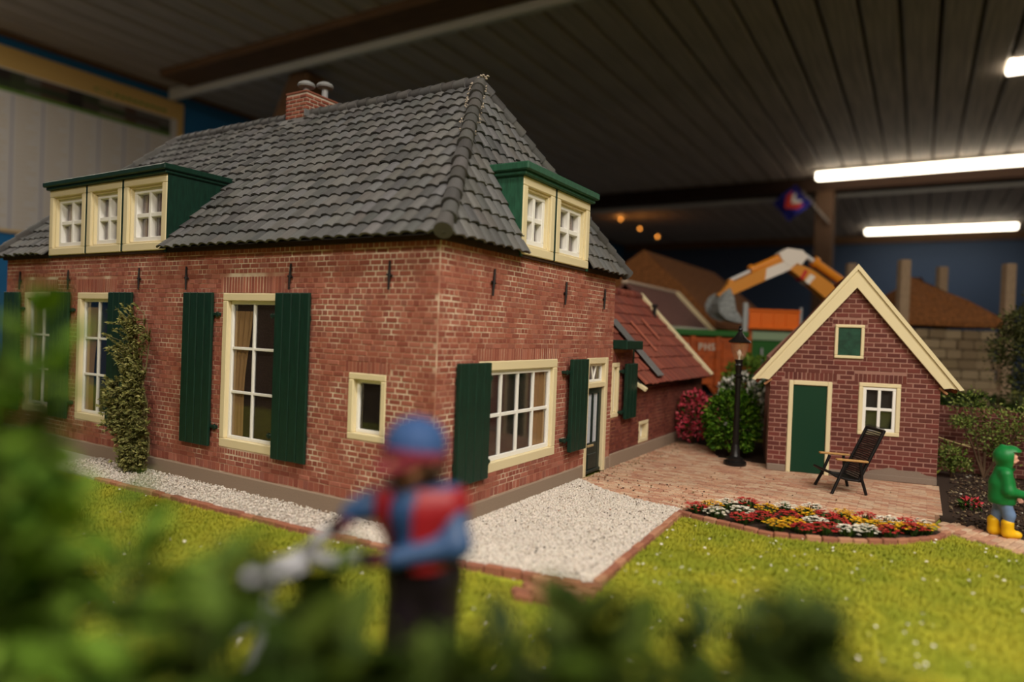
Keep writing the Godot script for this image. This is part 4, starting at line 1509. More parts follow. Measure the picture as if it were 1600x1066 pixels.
# ================================================================ little house
func little_house() -> void:
	var at := v3(4.5 - 0.04 * 0.977, 0, -8.827)
	var t := thing("little_house", "little brick garden house with steep cream-edged gable and dark green door", "house", at, 0.213)
	var xf := Transform3D(Basis(Vector3.UP, 0.213), at)
	var F := Face.new(Vector3.ZERO, Vector3.RIGHT, Vector3.BACK)
	var mortar := mat("shed_mortar", Color8(178, 132, 118), 0.95, tex.grain, v3(3, 3, 3))
	var bm := mat("brick", Color(1, 1, 1))
	var tones := tone_list([[122, 68, 58], [114, 62, 54], [130, 74, 64], [108, 58, 50], [126, 66, 56]])
	var hw := 1.65
	var ys := 2.02 + (2.02 - hw) * 1.267
	var ya := 4.30
	var holes := [[-1.262, -0.393, 0.0, 2.043], [0.129, 0.927, 0.957, 2.071], [-0.384, 0.189, 2.571, 3.301]]
	var m := MB.new()
	backing(m, F, -hw, hw, 0.0, ys - 0.1, holes, -0.12, 0.0)
	# gable above, in strips that follow the slope
	var y := ys - 0.1
	while y < ya:
		var y2 := minf(y + 0.06, ya)
		var half := minf(hw, (ya - (y + y2) * 0.5) / 1.267)
		var segs := [[-half, half]]
		for h in holes:
			if (y + y2) * 0.5 > h[2] and (y + y2) * 0.5 < h[3]: segs = subtract(segs, h[0], h[1])
		for s in segs: F.bx(m, s[0], s[1], y, y2, -0.12, 0.0)
		y = y2
	m.box(v3(-hw + 0.06, ys * 0.5, -1.71), v3(0.12, ys, 3.18))
	m.box(v3(hw - 0.06, ys * 0.5, -1.71), v3(0.12, ys, 3.18))
	m.prism(PackedVector2Array([Vector2(-hw, 0), Vector2(hw, 0), Vector2(hw, ys), Vector2(0, ya), Vector2(-hw, ys)]), v3(0, 0, -3.4), Vector3.RIGHT, Vector3.UP, v3(0, 0, 0.1))
	var w := part(t, "wall", m, mortar)
	var list := []
	var block := holes + [[-1.36, -0.30, 2.043, 2.24], [0.03, 1.03, 2.071, 2.27], [-0.44, 0.25, 3.30, 3.42]]
	var ch := 0.103
	var yy := 0.16
	var row := 0
	while yy < 4.2:
		var half := minf(hw, (ya - yy - ch * 0.7) / 1.267)
		if half > 0.06:
			for r in courses(-hw, hw, yy, yy + ch, ch, 0.255, 0.016, block, false, row):
				r[0] = maxf(r[0], -half); r[1] = minf(r[1], half)
				if r[1] - r[0] > 0.04: list.append([F, w, r])
		yy += ch
		row += 1
	for r in soldiers(-1.36, -0.30, 2.06, 2.24, 0.085, 0.014) + soldiers(0.03, 1.03, 2.085, 2.27, 0.085, 0.014) + soldiers(-0.44, 0.25, 3.31, 3.42, 0.11, 0.014): list.append([F, w, r])
	place_bricks(list, 300, bm, tones, 0.007, xf)
	m = MB.new()
	F.bx(m, -hw - 0.01, -1.27, 0.0, 0.16, -0.1, 0.022, 0.02)
	F.bx(m, -0.39, hw + 0.01, 0.0, 0.15, -0.1, 0.022, 0.02)
	var jag := PackedVector2Array([Vector2(0.05, 0.05)])
	jag.append(Vector2(hw, 0.05))
	for i in 19:
		var s := i / 18.0
		jag.append(Vector2(lerpf(hw, 0.08, s), 0.15 + 0.17 * sin(PI * minf(1.0, s * 1.05 + 0.06)) * rr(0.55, 1.0)))
	m.prism(jag, Vector3.ZERO, Vector3.RIGHT, Vector3.UP, v3(0, 0, 0.014))
	part(t, "plinth", m, mat("plinth_grey", Color8(150, 132, 118), 0.95, tex.grain, v3(3, 3, 3)))
	# door
	var D := node(t, "door")
	m = MB.new()
	F.bx(m, -1.262, -1.17, 0.0, 2.043, -0.1, 0.035, 0.012)
	F.bx(m, -0.485, -0.393, 0.0, 2.043, -0.1, 0.035, 0.012)
	F.bx(m, -1.17, -0.485, 1.945, 2.043, -0.1, 0.035, 0.012)
	part(D, "frame", m, cream())
	m = MB.new()
	F.bx(m, -1.17, -0.485, 0.015, 1.945, -0.06, 0.0, 0.01)
	part(D, "door_leaf", m, mat("shed_green", Color8(15, 56, 38), 0.42))
	# window
	window_unit(t, F, 0.129, 0.927, 0.957, 2.071, 2, 2, {"fw": 0.085, "d": 0.03, "rec": 0.05, "sw": 0.065, "bar": 0.06, "net": mat("dark_room_sheet", Color8(34, 32, 26), 0.9)})  # dark sheet behind the panes stands in for the unlit room
	# loft hatch
	var L := node(t, "loft_hatch")
	m = MB.new()
	F.frame(m, -0.384, 0.189, 2.571, 3.301, 0.065, -0.08, 0.045, 0.012)
	part(L, "frame", m, cream())
	m = MB.new()
	F.bx(m, -0.32, 0.125, 2.63, 3.24, -0.06, 0.012, 0.01)
	part(L, "hatch", m, mat("hatch_green", Color8(34, 78, 60), 0.5, tex.blotch, v3(0.8, 0.8, 0.8)))
	# roof: two slabs with cream bargeboards
	m = MB.new()
	var ro := 2.02
	var rise := 4.50 - 2.02
	for s in [-1.0, 1.0]:
		var dirv := v3(-s * ro, rise, 0)
		var ln := dirv.length()
		var dn := dirv / ln
		var nn := v3(s * rise, ro, 0).normalized()
		m.cbox(v3(s * ro * 0.5, 2.02 + rise * 0.5, -1.62) - nn * 0.10 + v3(0, 0, -0.02), v3(ln, 0.08, 3.3), 0.02, Basis(dn, nn, dn.cross(nn)))
	part(t, "roof", m, mat("shed_roof", Color8(150, 86, 62), 0.8, tex.grain, v3(2, 2, 2)))
	for s in [-1.0, 1.0]:
		var B := node(t, "bargeboard")
		# board: parallelogram with plumb cut at the ridge
		m = MB.new()
		var pg := PackedVector2Array([Vector2(0, 4.58), Vector2(0, 4.10), Vector2(s * (ro - 0.33), 2.03), Vector2(s * (ro - 0.22), 2.05), Vector2(s * ro, 2.02)])
		if s > 0: pg.reverse()
		m.prism(pg, v3(0, 0, 0.03), Vector3.RIGHT, Vector3.UP, v3(0, 0, 0.075))
		part(B, "board", m, cream())
		m = MB.new()
		pg = PackedVector2Array([Vector2(0, 4.60), Vector2(0, 4.48), Vector2(s * (ro - 0.06), 2.01), Vector2(s * (ro + 0.02), 2.03)])
		if s > 0: pg.reverse()
		m.prism(pg, v3(0, 0, 0.09), Vector3.RIGHT, Vector3.UP, v3(0, 0, 0.05))
		part(B, "moulding", m, cream())
		m = MB.new()
		m.cbox(v3(s * (hw + 0.05), 1.98, -0.02), v3(0.2, 0.05, 0.1), 0.01, Basis(Vector3.BACK, -s * 0.7))
		part(B, "bracket", m, mat("raw_wood", Color8(166, 120, 84), 0.8))

# ================================================================ things in the garden
func garden() -> void:
	garden_chair()
	lamp_post()
	flower_clumps()
	garden_wall()

func garden_chair() -> void:
	# front to the left, turned a little; local frame: +x is where the sitter looks
	var o := v3(4.47, 0.02, -7.28)
	var t := thing("garden_chair", "black woven reclining garden chair with pale wooden armrests before the little house", "chair", o, -2.62)
	var bk := mat("black_lacquer", Color8(20, 19, 20), 0.4)
	var wd := mat("pale_arm_wood", Color8(206, 158, 96), 0.6, tex.streak, v3(1, 6, 6))
	var hw := 0.35
	for s in [-1.0, 1.0]:
		var m := MB.new()
		m.tube([v3(0.36, 0.0, s * hw * 1.08), v3(0.22, 0.30, s * hw), v3(0.10, 0.62, s * hw)], 0.03, 8)
		part(t, "leg", m, bk)
		m = MB.new()
		m.tube([v3(-0.29, 0.0, s * hw * 1.08), v3(-0.21, 0.28, s * hw), v3(-0.17, 0.62, s * hw)], 0.03, 8)
		part(t, "leg", m, bk)
		m = MB.new()
		m.cbox(v3(0.0, 0.645, s * (hw + 0.02)), v3(0.60, 0.04, 0.09), 0.012, Basis(Vector3.BACK, 0.05))
		part(t, "armrest", m, wd)
	var fr := MB.new()
	var sf := [v3(0.40, 0.40, 0), v3(0.28, 0.33, 0), v3(0.05, 0.27, 0), v3(-0.20, 0.25, 0)]
	var bf := [v3(-0.16, 0.25, 0), v3(-0.32, 0.60, 0), v3(-0.48, 0.95, 0), v3(-0.60, 1.22, 0)]
	for s in [-1.0, 1.0]:
		var a := []
		var b := []
		for p in sf: a.append(p + v3(0, 0, s * (hw - 0.02)))
		for p in bf: b.append(p + v3(0, 0, s * (hw - 0.02)))
		fr.tube(a, 0.024, 8); fr.tube(b, 0.03, 8)
	for p in [sf[0], sf[3], bf[3], bf[0]]:
		fr.tube([p + v3(0, 0, -hw + 0.01), p + v3(0, 0, hw - 0.01)], 0.028, 8)
	part(t, "frame", fr, bk)
	for q in [["seat_weave", sf], ["back_weave", bf]]:
		var m := MB.new()
		var cv := Curve3D.new()
		for p in q[1]: cv.add_point(p)
		var ln := cv.get_baked_length()
		for k in 15:
			var z := -hw + 0.05 + (hw * 2 - 0.10) * k / 14.0
			var pl := []
			for i in 9: pl.append(cv.sample_baked(ln * i / 8.0) + v3(0, 0, z))
			m.tube(pl, 0.008, 5, false)
		var n := int(ln / 0.042)
		for i in n:
			var p := cv.sample_baked(0.03 + (ln - 0.06) * i / (n - 1.0))
			m.tube([p + v3(0, 0, -hw + 0.02), p + v3(0, 0.006, 0), p + v3(0, 0, hw - 0.02)], 0.0095, 5, false)
		if q[0] == "back_weave":
			for i in 16:
				var p := v3(-0.60, 1.22, -hw + 0.05 + i * 0.04)
				m.tube([p, p + v3(-0.02, 0.06, 0.004)], 0.006, 4)
		part(t, q[0], m, bk)

func lamp_post() -> void:
	var o := v3(2.13, 0.0, -8.57)
	var t := thing("lamp_post", "black garden lamp post with a glass lantern in front of the green bush", "lamp post", o)
	var bk := mat("black_gloss", Color8(24, 22, 22), 0.3)
	var m := MB.new()
	m.lathe(o, [Vector2(0.25, 0), Vector2(0.26, 0.03), Vector2(0.25, 0.09), Vector2(0.19, 0.12), Vector2(0.19, 0.17), Vector2(0.13, 0.20), Vector2(0.105, 0.23), Vector2(0.10, 0.42), Vector2(0.08, 0.46), Vector2(0.075, 0.5)], 24)
	part(t, "base", m, bk)
	m = MB.new()
	m.lathe(o, [Vector2(0.075, 0.45), Vector2(0.062, 1.0), Vector2(0.058, 2.02), Vector2(0.10, 2.05), Vector2(0.10, 2.08), Vector2(0.06, 2.11), Vector2(0.07, 2.16), Vector2(0.075, 2.28), Vector2(0.10, 2.30), Vector2(0.075, 2.34), Vector2(0.085, 2.40), Vector2(0.10, 2.43), Vector2(0.0, 2.43)], 20)
	part(t, "pole", m, bk)
	var g := StandardMaterial3D.new()
	g.resource_name = "lantern_glass"
	g.albedo_color = Color(0.75, 0.62, 0.48, 0.22)
	g.transparency = BaseMaterial3D.TRANSPARENCY_ALPHA
	g.roughness = 0.06
	m = MB.new()
	m.lathe(o, [Vector2(0.085, 2.42), Vector2(0.13, 2.50), Vector2(0.175, 2.63), Vector2(0.20, 2.78), Vector2(0.205, 2.83)], 24)
	part(t, "glass", m, g)
	m = MB.new()
	m.lathe(o, [Vector2(0.0, 2.815), Vector2(0.23, 2.815), Vector2(0.255, 2.84), Vector2(0.23, 2.87), Vector2(0.16, 2.91), Vector2(0.10, 2.98), Vector2(0.06, 3.05), Vector2(0.035, 3.08), Vector2(0.05, 3.10), Vector2(0.055, 3.13), Vector2(0.03, 3.16), Vector2(0.04, 3.185), Vector2(0.0, 3.22)], 24)
	part(t, "lantern_cap", m, bk)
	m = MB.new()
	m.lathe(o, [Vector2(0.025, 2.43), Vector2(0.025, 2.50), Vector2(0.05, 2.55), Vector2(0.05, 2.60), Vector2(0.02, 2.66), Vector2(0.0, 2.67)], 12)
	part(t, "bulb", m, mat("bulb_glass", Color8(226, 214, 196), 0.15))

func flower_clumps() -> void:
	# every clump is a tuft of leaves with its blossoms on top, red, yellow or white
	var pg := poly(BED)
	var kinds := {"red": [lin(176, 44, 44), lin(190, 60, 56)], "yellow": [lin(226, 176, 34), lin(214, 160, 30)], "white": [lin(232, 226, 210), lin(214, 208, 190)]}
	var seq := [
		[2.62, -3.72, "red"], [2.80, -3.98, "yellow"], [2.98, -3.62, "white"], [3.02, -4.30, "white"], [3.24, -4.62, "red"], [3.30, -3.95, "white"],
		[3.42, -3.52, "red"], [3.66, -3.82, "red"], [3.62, -4.35, "yellow"], [3.86, -4.75, "white"], [3.92, -3.46, "yellow"], [3.98, -4.15, "red"], [4.12, -3.75, "yellow"],
		[4.18, -4.55, "yellow"], [4.24, -4.95, "white"], [4.30, -3.52, "red"], [4.40, -4.05, "white"], [4.48, -4.55, "red"], [4.56, -3.72, "red"], [4.70, -4.25, "red"],
		[4.72, -4.88, "yellow"], [4.86, -3.86, "white"], [4.94, -4.45, "yellow"], [5.06, -4.88, "red"], [5.10, -4.05, "white"], [5.20, -4.42, "yellow"], [5.36, -4.85, "white"],
		[5.36, -4.22, "red"], [5.50, -4.58, "yellow"], [5.62, -4.95, "red"], [5.70, -4.60, "red"], [5.80, -4.98, "white"], [5.86, -4.80, "yellow"]]
	var count := {"red": 0, "yellow": 0, "white": 0}
	var ords := ["first", "second", "third", "fourth", "fifth", "sixth", "seventh", "eighth", "ninth", "tenth", "eleventh", "twelfth", "thirteenth", "fourteenth", "fifteenth"]
	var lm := mat("leaf_vc", Color(1, 1, 1), 0.6, null, Vector3.ONE, true)
	var pm := mat("petal", Color(1, 1, 1))
	for q in seq:
		if not inside(pg, q[0], q[1]): continue
		var k: String = q[2]
		count[k] += 1
		var o := v3(q[0], 0, q[1])
		var t := thing("flower_clump", "%s flower clump, %s %s one from the gravel end of the bed" % [k, ords[count[k] - 1], k], "flowers", o, 0.0, "flower clumps in the curved bed")
		var m := MB.new()
		for i in 70:
			m.col = jit([lin(58, 84, 30), lin(78, 104, 36), lin(44, 66, 26)][rng.randi() % 3], 0.15)
			var a := rr(0, TAU)
			var r := rr(0.0, 0.19)
			var p := o + v3(cos(a) * r * 0.6, 0.0, sin(a) * r * 0.6)
			m.leaf(p, v3(cos(a) * rr(0.1, 0.8), 1.0, sin(a) * rr(0.1, 0.8)).normalized(), v3(cos(a), 0.3, sin(a)), rr(0.08, 0.17), 0.03, 0.3)
		part(t, "leaves", m, lm, "stuff")
		m = MB.new()
		for i in 46:
			var a := rr(0, TAU)
			var r := 0.2 * sqrt(rng.randf())
			var p := o + v3(cos(a) * r, 0.16 - r * r * 1.6 + rr(-0.02, 0.02), sin(a) * r)
			m.col = jit(kinds[k][rng.randi() % 2], 0.14)
			var n := 4
			var a0 := rr(0, TAU)
			for j in n:
				var b := a0 + TAU * j / n
				m.leaf(p, v3(cos(b), rr(0.1, 0.5), sin(b)).normalized(), Vector3.UP, 0.038, 0.032, 0.2)
		part(t, "blossoms", m, pm, "stuff")

func garden_wall() -> void:
	var t := thing("garden_wall", "low brick garden wall behind the shrubs right of the little house", "wall", v3(9.0, 0, -11.6))
	var F := Face.new(v3(0, 0, -11.5), Vector3.RIGHT, Vector3.BACK)
	var m := MB.new()
	F.bx(m, 5.6, 13.0, 0.0, 1.50, -0.2, 0.0)
	part(t, "wall_core", m, mat("shed_mortar", Color8(178, 132, 118)))
	var list := []
	for r in courses(5.6, 13.0, 0.0, 1.42, 0.103, 0.255, 0.016, [], false): list.append([F, t, r])
	for r in soldiers(5.6, 13.0, 1.42, 1.54, 0.10, 0.014): list.append([F, t, r])
	place_bricks(list, 220, mat("brick", Color(1, 1, 1)), tone_list([[122, 68, 58], [114, 62, 54], [130, 74, 64], [108, 58, 50]]), 0.008)
	m = MB.new()
	m.tube([v3(6.0, 0.86, -10.9), v3(6.5, 0.72, -10.95), v3(6.95, 0.62, -11.0)], 0.014, 6)
	m.tube([v3(6.5, 0.72, -10.95), v3(6.75, 0.70, -11.1)], 0.009, 5)
	solo("twig", m, mat("pale_twig", Color8(178, 160, 110), 0.8), "", "pale dry twig leaning out beside the garden wall", "twig")

# ================================================================ behind the garden
func background() -> void:
	thatched_barn()
	far_shed()
	container()
	trailer()
	excavator()
	hay_barrack()

func thatch() -> Material:
	return mat("thatch", Color8(176, 112, 60), 0.95, tex.straw, v3(0.5, 0.5, 0.5), false, 0.6)

# hip roof of thick thatch between an eaves rectangle and a ridge
func thatch_roof(m: MB, c: Array, r0: Vector3, r1: Vector3, th: float) -> void:
	var a: Vector3 = c[0]; var b: Vector3 = c[1]; var d: Vector3 = c[2]; var e: Vector3 = c[3]
	var n := 7
	# rounded slopes: subdivide each face and bulge it
	var faces := [[a, b, r0, r0], [b, d, r1, r0], [d, e, r1, r1], [e, a, r0, r1]]
	for f in faces:
		for i in n:
			for j in n:
				var q := []
				for k in [[0, 0], [1, 0], [1, 1], [0, 1]]:
					var s: float = (i + k[0]) / float(n)
					var t: float = (j + k[1]) / float(n)
					var lo: Vector3 = f[0].lerp(f[1], s)
					var hi: Vector3 = f[3].lerp(f[2], s)
					q.append(lo.lerp(hi, t) + v3(0, 0.10 * sin(PI * t) + 0.04 * sin(s * 17.0 + t * 9.0) * sin(PI * t), 0))
				m.quad(q[0], q[1], q[2], q[3])
	var dn := v3(0, -th, 0)
	var pts := [a, b, d, e]
	for i in 4:
		m.quad(pts[i] + dn, pts[(i + 1) % 4] + dn, pts[(i + 1) % 4], pts[i])
	m.quad(e + dn, d + dn, b + dn, a + dn)

func thatched_barn() -> void:
	var t := thing("thatched_barn", "big barn with a brown thatched hip roof far behind the farmhouse", "barn", v3(-7, 0, -33))
	var m := MB.new()
	m.box(v3(-7.0, 1.9, -33.8), v3(6.6, 3.8, 15.4))
	part(t, "wall", m, mat("barn_wall", Color8(120, 76, 62), 0.9, tex.grain, v3(1, 1, 1)))
	m = MB.new()
	thatch_roof(m, [v3(-11.3, 3.7, -25.3), v3(-2.75, 3.7, -25.3), v3(-2.75, 3.7, -42.4), v3(-11.3, 3.7, -42.4)], v3(-7.1, 7.5, -26.9), v3(-6.75, 7.5, -39.8), 0.3)
	part(t, "thatched_roof", m, thatch())

func far_shed() -> void:
	var t := thing("brick_shed", "low brick shed with dull red roof and cream verge behind the annex", "shed", v3(-4.7, 0, -21.7))
	var m := MB.new()
	m.prism(PackedVector2Array([Vector2(-7.2, 0), Vector2(-2.2, 0), Vector2(-2.2, 2.35), Vector2(-4.7, 4.8), Vector2(-7.2, 2.35)]), v3(0, 0, -24.7), Vector3.RIGHT, Vector3.UP, v3(0, 0, 6.0))
	part(t, "wall", m, mat("barn_wall", Color8(120, 76, 62)))
	m = MB.new()
	var V := v3(-2.8, 2.8, 0)
	var vd := V.normalized()
	var nn := v3(1, 1, 0).normalized()
	m.cbox(v3(-1.9, 2.2, -21.7) + V * 0.5 + nn * 0.04, v3(V.length(), 0.1, 6.5), 0.02, Basis(vd, nn, vd.cross(nn)))
	m.cbox(v3(-7.5, 2.2, -21.7) + v3(1.4, 1.4, 0) + v3(-0.03, 0.03, 0), v3(V.length(), 0.1, 6.5), 0.02, Basis(v3(1, 1, 0).normalized(), v3(-1, 1, 0).normalized(), Vector3.BACK))
	part(t, "roof", m, mat("dull_red_roof", Color8(126, 84, 76), 0.8, tex.streak, v3(2, 2, 0.3)))
	m = MB.new()
	m.cbox(v3(-1.9, 2.2, -24.95) + V * 0.5 + nn * 0.14, v3(V.length(), 0.16, 0.36), 0.02, Basis(vd, nn, vd.cross(nn)))
	part(t, "verge_board", m, cream())
	m = MB.new()
	m.cbox(v3(-4.7, 5.08, -21.7), v3(0.3, 0.16, 6.6), 0.05)
	part(t, "ridge_cap", m, mat("pale_ridge", Color8(190, 170, 150), 0.7))
	m = MB.new()
	m.cbox(v3(-2.6, 2.9, -21.7) + nn * 0.12, v3(1.1, 0.05, 5.6), 0.02, Basis(vd, nn, vd.cross(nn)))
	part(t, "greenish_band", m, mat("greenish_band_tone", Color8(104, 110, 78), 0.4))  # greenish band low on the roof slope

func lettering(par: Node, txt: String, at: Vector3, yaw: float, size: float, m: Material) -> void:
	var tm := TextMesh.new()
	var f := SystemFont.new()
	f.font_names = PackedStringArray(["Droid Sans"])
	f.font_weight = 700
	tm.font = f
	tm.text = txt
	tm.font_size = 32
	tm.pixel_size = size * K / 24.0
	tm.depth = 0.02 * K
	var o := piece(par, "lettering", tm, m, at, Basis(Vector3.UP, yaw))
	o.set_meta("kind", "thing")

func container() -> void:
	# an orange roll-off container with pressed panels and a green rim, seen from its side
	var a := v3(-2.9, 0, -15.5)
	var b := v3(0.42, 0, -17.45)
	var u := (b - a).normalized()
	var t := thing("roll_off_container", "orange ribbed truck container with a green rim behind the lamp post", "container", a, 0.0)
	var F := Face.new(a, u, v3(-u.z, 0, u.x) * -1.0)
	if F.nn.dot(EYE - a) < 0: F.nn = -F.nn
	F.nn = Vector3.UP.cross(u) * -1.0
	if F.nn.dot(EYE - a) < 0: F.nn = -F.nn
	var L := (b - a).length()
	var om := mat("orange_metal", Color8(176, 80, 26), 0.45, tex.blotch, v3(0.6, 0.6, 0.6))  # weaker light at this distance is put into the darker orange and green
	var gm := mat("green_metal", Color8(30, 84, 26), 0.45)
	var m := MB.new()
	F.bx(m, 0, L, 1.25, 3.0, -1.9, -0.08, 0.03)
	var hop := PackedVector2Array([Vector2(L - 1.4, 1.3), Vector2(L - 0.95, 0.75), Vector2(L - 0.75, 0.75), Vector2(L - 0.35, 1.3)])
	m.prism(hop, a - F.nn * 1.5, u, Vector3.UP, F.nn * 1.4)
	part(t, "body", m, om)
	for i in 5:
		m = MB.new()
		var x := 0.1 + (L - 0.2) * i / 4.0
		F.bx(m, x - 0.1, x + 0.1, 1.2, 3.0, -0.12, 0.0, 0.02)
		part(t, "rib", m, om)
	for i in 4:
		m = MB.new()
		var x := 0.1 + (L - 0.2) * (i + 0.5) / 4.0
		F.bx(m, x - 0.30, x + 0.30, 1.5, 2.8, -0.1, -0.05, 0.03)
		part(t, "panel", m, om)
	m = MB.new()
	F.bx(m, -0.05, L + 0.05, 2.98, 3.2, -1.95, 0.05, 0.04)
	part(t, "rim", m, gm)
	m = MB.new()
	F.bx(m, L - 0.06, L + 0.1, 1.3, 4.25, -0.5, -0.36, 0.02)
	part(t, "steel_post", m, mat("grey_metal", Color8(150, 152, 152)))
	var white_l := mat("letter_dimmed", Color8(176, 158, 140), 0.6)  # white letters toned down for the same weak light
	var yaw := atan2(F.nn.x, F.nn.z)
	lettering(t, "PHST", F.p(L - 1.33, 2.60, -0.03), yaw, 0.26, white_l)
	lettering(t, "W", F.p(L - 2.1, 2.58, -0.03), yaw, 0.26, white_l)
	for i in 3:
		m = MB.new()
		var c := F.p(0.5 + i * 1.2, 0.5, -0.3)
		m.lathe(c, [Vector2(0, -0.18), Vector2(0.3, -0.2), Vector2(0.48, -0.16), Vector2(0.5, 0), Vector2(0.48, 0.16), Vector2(0.3, 0.2), Vector2(0, 0.18)], 20, true, Basis(u, F.nn, -u.cross(F.nn)))
		part(t, "wheel", m, mat("tyre", Color8(26, 25, 25), 0.8))
	m = MB.new()
	F.bx(m, 0, L, 0.7, 1.25, -1.5, -0.5, 0.03)
	part(t, "chassis", m, mat("black_iron", Color8(26, 23, 22)))

func trailer() -> void:
	# green tipping trailer behind, with an orange tailboard between steel posts
	var a := v3(-0.25, 0, -20.6)
	var b := v3(1.52, 0, -21.63)
	var u := (b - a).normalized()
	var t := thing("tipping_trailer", "green tipping trailer with a bright orange tailboard left of the little house gable", "trailer", a)
	var F := Face.new(a, u, Vector3.UP.cross(u) * -1.0)
	if F.nn.dot(EYE - a) < 0: F.nn = -F.nn
	var L := (b - a).length()
	var om := mat("bright_orange", Color8(222, 104, 22), 0.45)
	var m := MB.new()
	F.bx(m, 0.05, L - 0.05, 3.42, 4.1, -0.12, -0.02, 0.02)
	for i in 5:
		F.bx(m, 0.05 + (L - 0.1) * i / 4.0 - 0.03, 0.05 + (L - 0.1) * i / 4.0 + 0.03, 3.5, 4.1, -0.03, 0.02, 0.01)
	F.bx(m, -0.02, L + 0.02, 4.06, 4.16, -0.15, 0.04, 0.02)
	F.bx(m, -0.02, L + 0.02, 3.36, 3.5, -0.15, 0.06, 0.02)
	part(t, "tailboard", m, om)
	for x in [-0.05, L + 0.05]:
		m = MB.new()
		m.tube([F.p(x, 3.3, -0.05), F.p(x, 4.28, -0.05)], 0.06, 10)
		part(t, "steel_post", m, mat("grey_metal", Color8(150, 152, 152)))
	m = MB.new()
	F.bx(m, 0.15, L + 0.2, 2.9, 3.34, -1.7, -0.15, 0.04)
	part(t, "side_panel", m, mat("pale_green_metal", Color8(130, 150, 120), 0.5))
	m = MB.new()
	F.bx(m, 0.15, L + 0.2, 1.15, 2.9, -1.7, -0.2, 0.06)
	part(t, "body", m, mat("green_metal", Color8(30, 84, 26)))  # same darkened green as the container rim
	m = MB.new()
	F.bx(m, -0.15, 0.2, 1.1, 3.36, -0.35, -0.05, 0.03)
	part(t, "corner_post", m, mat("orange_metal", Color8(206, 96, 30)))
	m = MB.new()
	m.tube([F.p(0.65, 1.4, -0.12), F.p(0.62, 2.6, -0.12)], 0.05, 8)
	part(t, "hydraulic_ram", m, mat("grey_metal", Color8(150, 152, 152)))
	for x in [0.5, 1.5]:
		m = MB.new()
		m.lathe(F.p(x, 0.55, -0.4), [Vector2(0, -0.2), Vector2(0.3, -0.22), Vector2(0.53, -0.18), Vector2(0.55, 0), Vector2(0.53, 0.18), Vector2(0.3, 0.22), Vector2(0, 0.2)], 20, true, Basis(u, F.nn, -u.cross(F.nn)))
		part(t, "wheel", m, mat("tyre", Color8(26, 25, 25)))

